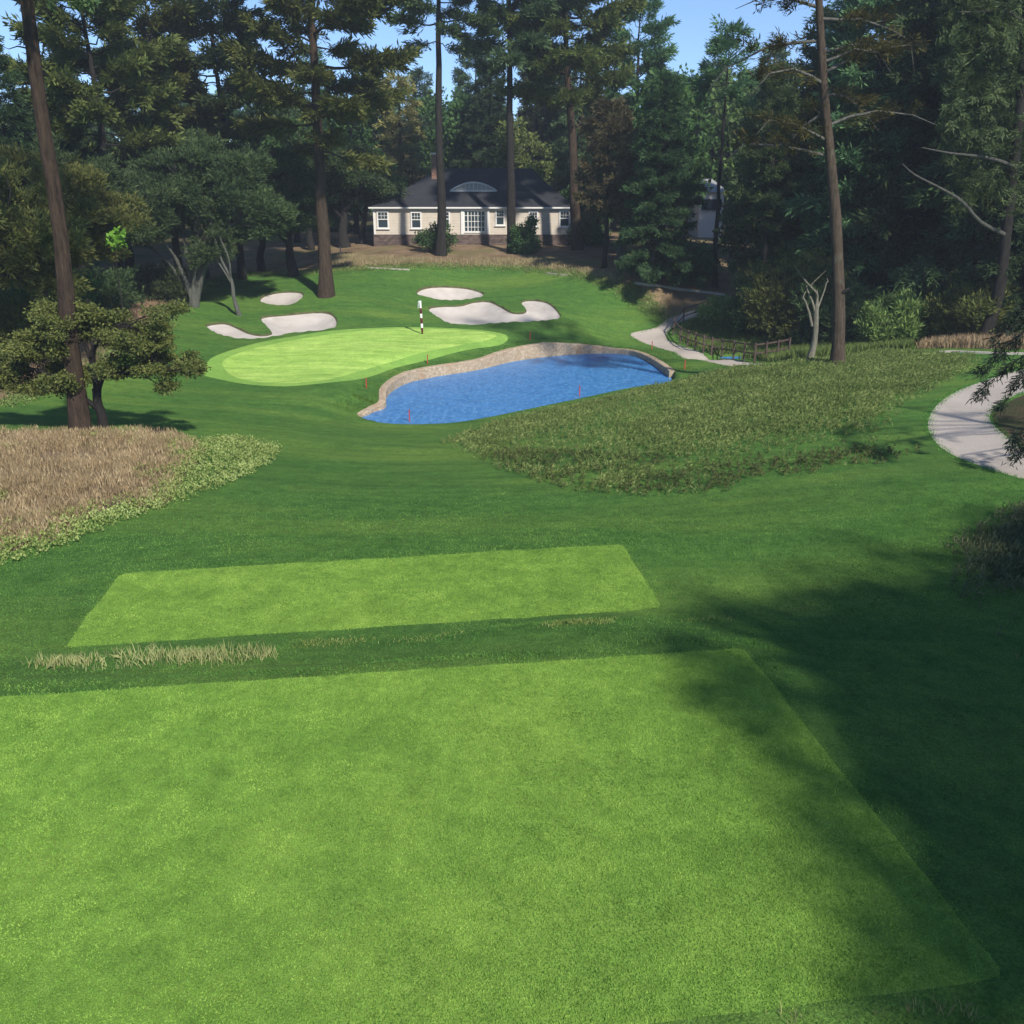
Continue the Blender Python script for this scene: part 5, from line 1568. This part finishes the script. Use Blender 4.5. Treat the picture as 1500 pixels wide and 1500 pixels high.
def tuft_field(name, poly, per_m2, tpl, sc, mat, label, seed, fade=.6, keep=None, up=True, z=.02, holes=.2, lseed=1, ls=.8):
    r = np.random.default_rng(seed); A = poly_area(poly); c = scatter(poly, int(A * per_m2), r, fade)
    v = lumps(c, lseed, ls); c = c[r.uniform(0, 1, len(c)) < np.clip((v - holes) * 4, .03, 1)]
    if keep is not None: c = c[keep(c)]
    pos = np.column_stack([c, Zq(c) + z]); d = np.column_stack([r.normal(0, .45, (len(c), 2)), np.ones(len(c))])
    V = sprays(r, pos, d, tpl, sc, .6, (1, 0, 0)); o = obj(name, crown_mesh(name, V, mat)); tag(o, label, kind='stuff')


tuft_field('leafy_ground_cover', PG['tall'], 40, 'leaves', .36, M['g_fringe'], 'scattered green plants growing through the tall brown grass', 56, .1, keep=lambda c: (sdist(c, PG['fringe'], margin=5) < .3 + 2.2 * lumps(c, 77, 1.2) - 1.0) | (lumps(c, 78, 1.1) > .86), holes=-.3, z=.12)
tuft_field('leafy_ground_cover', PG['fringe'], 70, 'leaves', .38, M['g_fringe'], 'yellow green leafy plants edging the tall brown grass', 51, .35, holes=-.2, z=.08)
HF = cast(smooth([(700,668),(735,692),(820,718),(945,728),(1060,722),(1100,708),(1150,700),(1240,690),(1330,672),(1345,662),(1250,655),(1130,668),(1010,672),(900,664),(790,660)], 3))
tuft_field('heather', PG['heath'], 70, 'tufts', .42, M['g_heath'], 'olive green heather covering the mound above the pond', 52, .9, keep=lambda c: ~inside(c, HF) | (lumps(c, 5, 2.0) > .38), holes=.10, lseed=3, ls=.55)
tuft_field('heather', HF, 30, 'tufts', .42, M['g_heath_mid'], 'darker heather tufts along the near foot of the mound', 57, .5, holes=.15, lseed=9, ls=1.1)  # same tufts as on the mound, thinner and in a darker colour
tuft_field('heather', PG['heath_e'], 130, 'tufts_fine', .62, M['g_heath_dark'], 'brownish heather at the right edge beyond the tee', 53, .7, holes=.05, lseed=6, ls=1.2)

# pale tall blades on the step between the tees, thin tufts further right
strip = on_plane([(30,962),(100,945),(250,936),(400,934),(412,962),(330,982),(150,990),(40,978)], 3.75)
c = scatter(strip, 5200, rg, .5); c = c[rg.uniform(0, 1, len(c)) < .1 + .9 * lumps(c, 15, 4.0)]
blade_obj('tall_grass', blades(rg, c, .10 + .13 * lumps(c, 16, 5.0), .011, .6), M['g_dry'], 'pale straw coloured blades on the step between the tees')
strip2 = on_plane([(420,930),(700,918),(1000,903),(1190,872),(1200,890),(1010,925),(700,944),(430,958)], 3.55)
c = scatter(strip2, 9000, rg, .25); c = c[rg.uniform(0, 1, len(c)) < .9 * lumps(c, 19, 2.4) ** 2]
blade_obj('tall_grass', blades(rg, c, .065, .011, .8), M['g_fringe'], 'thin yellowish tufts along the step between the tees')
pts = []
for px, py, n in ((1345, 1478, 10), (1380, 1482, 14), (1410, 1478, 12), (1290, 1490, 6), (1150, 1492, 9), (1165, 1495, 6), (1490, 965, 5), (1495, 950, 5), (1430, 1490, 8)):
    g0 = ground_px(px, py); pts.append(np.column_stack([g0.x + rg.normal(0, .05, n), g0.y + rg.normal(0, .03, n)]))
blade_obj('tall_grass', blades(rg, np.vstack(pts), .12, .007, .4), M['g_dry'], 'stray dry blades in the shaded rough')
# straw coloured grass on the bank below the house
pb = cast([(470,394),(497,372),(540,376),(600,380),(700,378),(800,380),(850,392),(900,402),(925,420),(880,410),(830,399),(750,391),(650,389),(560,391)])
c = scatter(pb, 26000, rg, .4); c = c[rg.uniform(0, 1, len(c)) < .1 + 1.1 * lumps(c, 23, 1.0) ** 1.5]
blade_obj('tall_grass', blades(rg, c, .32, .035, .4), M['g_tan'], 'tan grass along the bank below the house')
# weedy edge where turf meets straw
e = open_smooth(cast([(p[0], p[1]) for p in STRAW[2:]])[:, :2], 4); t = rg.uniform(0, len(e) - 1.01, 9000); i = t.astype(int); f = (t - i)[:, None]
c = e[i] * (1 - f) + e[i + 1] * f + rg.normal(0, .45, (9000, 2))
pos = np.column_stack([c, Zq(c) + .03]); V = sprays(rg, pos, np.column_stack([rg.normal(0, .4, (9000, 2)), np.ones(9000)]), 'leaves', .45, .6, (1, 0, 0))
tag(obj('weeds', crown_mesh('weeds', V, M['g_heath'])), 'weedy strip where the turf meets the pine straw', kind='stuff')
# grass inside the fence curve, round the creek and at the foot of the right wood
cr = cast([(1062,460),(1030,464),(1003,476),(990,492),(1003,505),(1030,514),(1070,521),(1110,527),(1160,530),(1230,524),(1290,514),(1340,512),(1330,500),(1250,505),(1180,510),(1120,500),(1080,490),(1065,475)])
c = scatter(cr, 24000, rg, .4); c = c[np.hypot((c[:, 0] - CREEK_C[0]) / 2.7, (c[:, 1] - CREEK_C[1]) / .85) > 1]
blade_obj('tall_grass', blades(rg, c, .50, .045, .4), M['g_reed'], 'green creek side grass inside the bend of the rail fence')
br = cast([(1335,512),(1380,496),(1440,486),(1500,486),(1560,490),(1560,512),(1460,513),(1400,511)])
c = scatter(br, 7000, rg, .4); blade_obj('tall_grass', blades(rg, c, .55, .04, .4), M['g_tall'], 'brown grass strip at the foot of the right wood')
# left edge: brown grass under the oaks
bl = cast([(-60,612),(0,590),(93,558),(150,533),(200,500),(240,470),(262,445),(220,430),(120,450),(0,500),(-60,520)])
c = scatter(bl, 26000, rg, .4); c = c[rg.uniform(0, 1, len(c)) < lumps(c, 29, .9)]; blade_obj('tall_grass', blades(rg, c, .34, .035, .4), M['g_tall'], 'brown grass under the oaks left of the green')
# lush rim above the stone wall
t = rg.uniform(0, len(WALL_LINE) - 1.01, 5200); i = t.astype(int); f = (t - i)[:, None]; c = WALL_LINE[i] * (1 - f) + WALL_LINE[i + 1] * f
tt = np.gradient(WALL_LINE, axis=0); tt /= np.linalg.norm(tt, axis=1)[:, None]; c = c + np.stack([-tt[i, 1], tt[i, 0]], 1) * rg.uniform(.33, 1.6, (5200, 1)); c = c[sdist(c, PG['green_out']) > .3]
blade_obj('grass', blades(rg, c, .07, .03, .6), foliage('lush_blades', (.05, .13, .02), (.09, .20, .03), (.14, .27, .045)), 'longer lush grass along the top of the stone wall')

# grass creeping over the path edges
for key in ('path_l', 'path_r'):
    P = np.asarray(PG[key])[:, :2]; n = 9000; t = rg.uniform(0, len(P) - .001, n); i = t.astype(int); g = (t - i)[:, None]
    c = P[i] * (1 - g) + P[(i + 1) % len(P)] * g + rg.normal(0, .09, (n, 2)); d = np.hypot(c[:, 0], c[:, 1])
    blade_obj('grass', blades(rg, c, .05, .004 + .0006 * d, .6), M['g_rough'], 'ragged turf creeping over the edge of the ' + ('path by the fence' if key == 'path_l' else 'path beside the mound'))
# ------------------------------------------------------------------ light and sky
SUN_EL = R(40); SUN_AZ = math.atan2(.50, -.87)         # azimuth from +y towards +x
sd = Vector((math.sin(SUN_AZ) * math.cos(SUN_EL), math.cos(SUN_AZ) * math.cos(SUN_EL), math.sin(SUN_EL)))
sl = bpy.data.lights.new('sun', 'SUN'); sl.energy = 4.4; sl.angle = R(2.0); sl.color = (1.0, .95, .86)
so = link(bpy.data.objects.new('sun', sl)); so.rotation_euler = (-sd).to_track_quat('-Z', 'Y').to_euler(); so.location = sd * 60
wd = bpy.data.worlds.new('World'); SC.world = wd; wd.use_nodes = True
nt = wd.node_tree; nt.nodes.clear()
wo = nt.nodes.new('ShaderNodeOutputWorld'); bg = nt.nodes.new('ShaderNodeBackground')
sk = nt.nodes.new('ShaderNodeTexSky'); sk.sky_type = 'NISHITA'; sk.sun_disc = False
sk.sun_elevation = SUN_EL; sk.sun_rotation = SUN_AZ; sk.air_density = 1.0; sk.dust_density = .1; sk.ozone_density = 5.0; sk.altitude = 3000
bg.inputs['Strength'].default_value = .14
nt.links.new(sk.outputs[0], bg.inputs['Color']); nt.links.new(bg.outputs[0], wo.inputs['Surface'])
vs = SC.view_settings; vs.view_transform = 'Standard'; vs.look = 'None'; vs.exposure = 0.45; vs.gamma = 1.0
cy = SC.cycles; cy.max_bounces = 6; cy.diffuse_bounces = 2; cy.glossy_bounces = 2; cy.transmission_bounces = 3; cy.transparent_max_bounces = 4
cy.volume_bounces = 0; cy.use_denoising = True; cy.sample_clamp_indirect = 4

# ------------------------------------------------------------------ thin summer haze
hm, hnt, hout = new_mat('haze_air')
pv = hnt.nodes.new('ShaderNodeVolumePrincipled'); pv.inputs['Color'].default_value = (.80, .90, 1.0, 1); pv.inputs['Density'].default_value = .0007; pv.inputs['Anisotropy'].default_value = .1
hnt.links.new(pv.outputs[0], hout.inputs['Volume'])
hb = MB(); hb.box((0, 40, 31), (3200, 3200, 66)); tag(hb.build('haze', hm), 'thin bluish summer haze over the whole hole', kind='stuff')
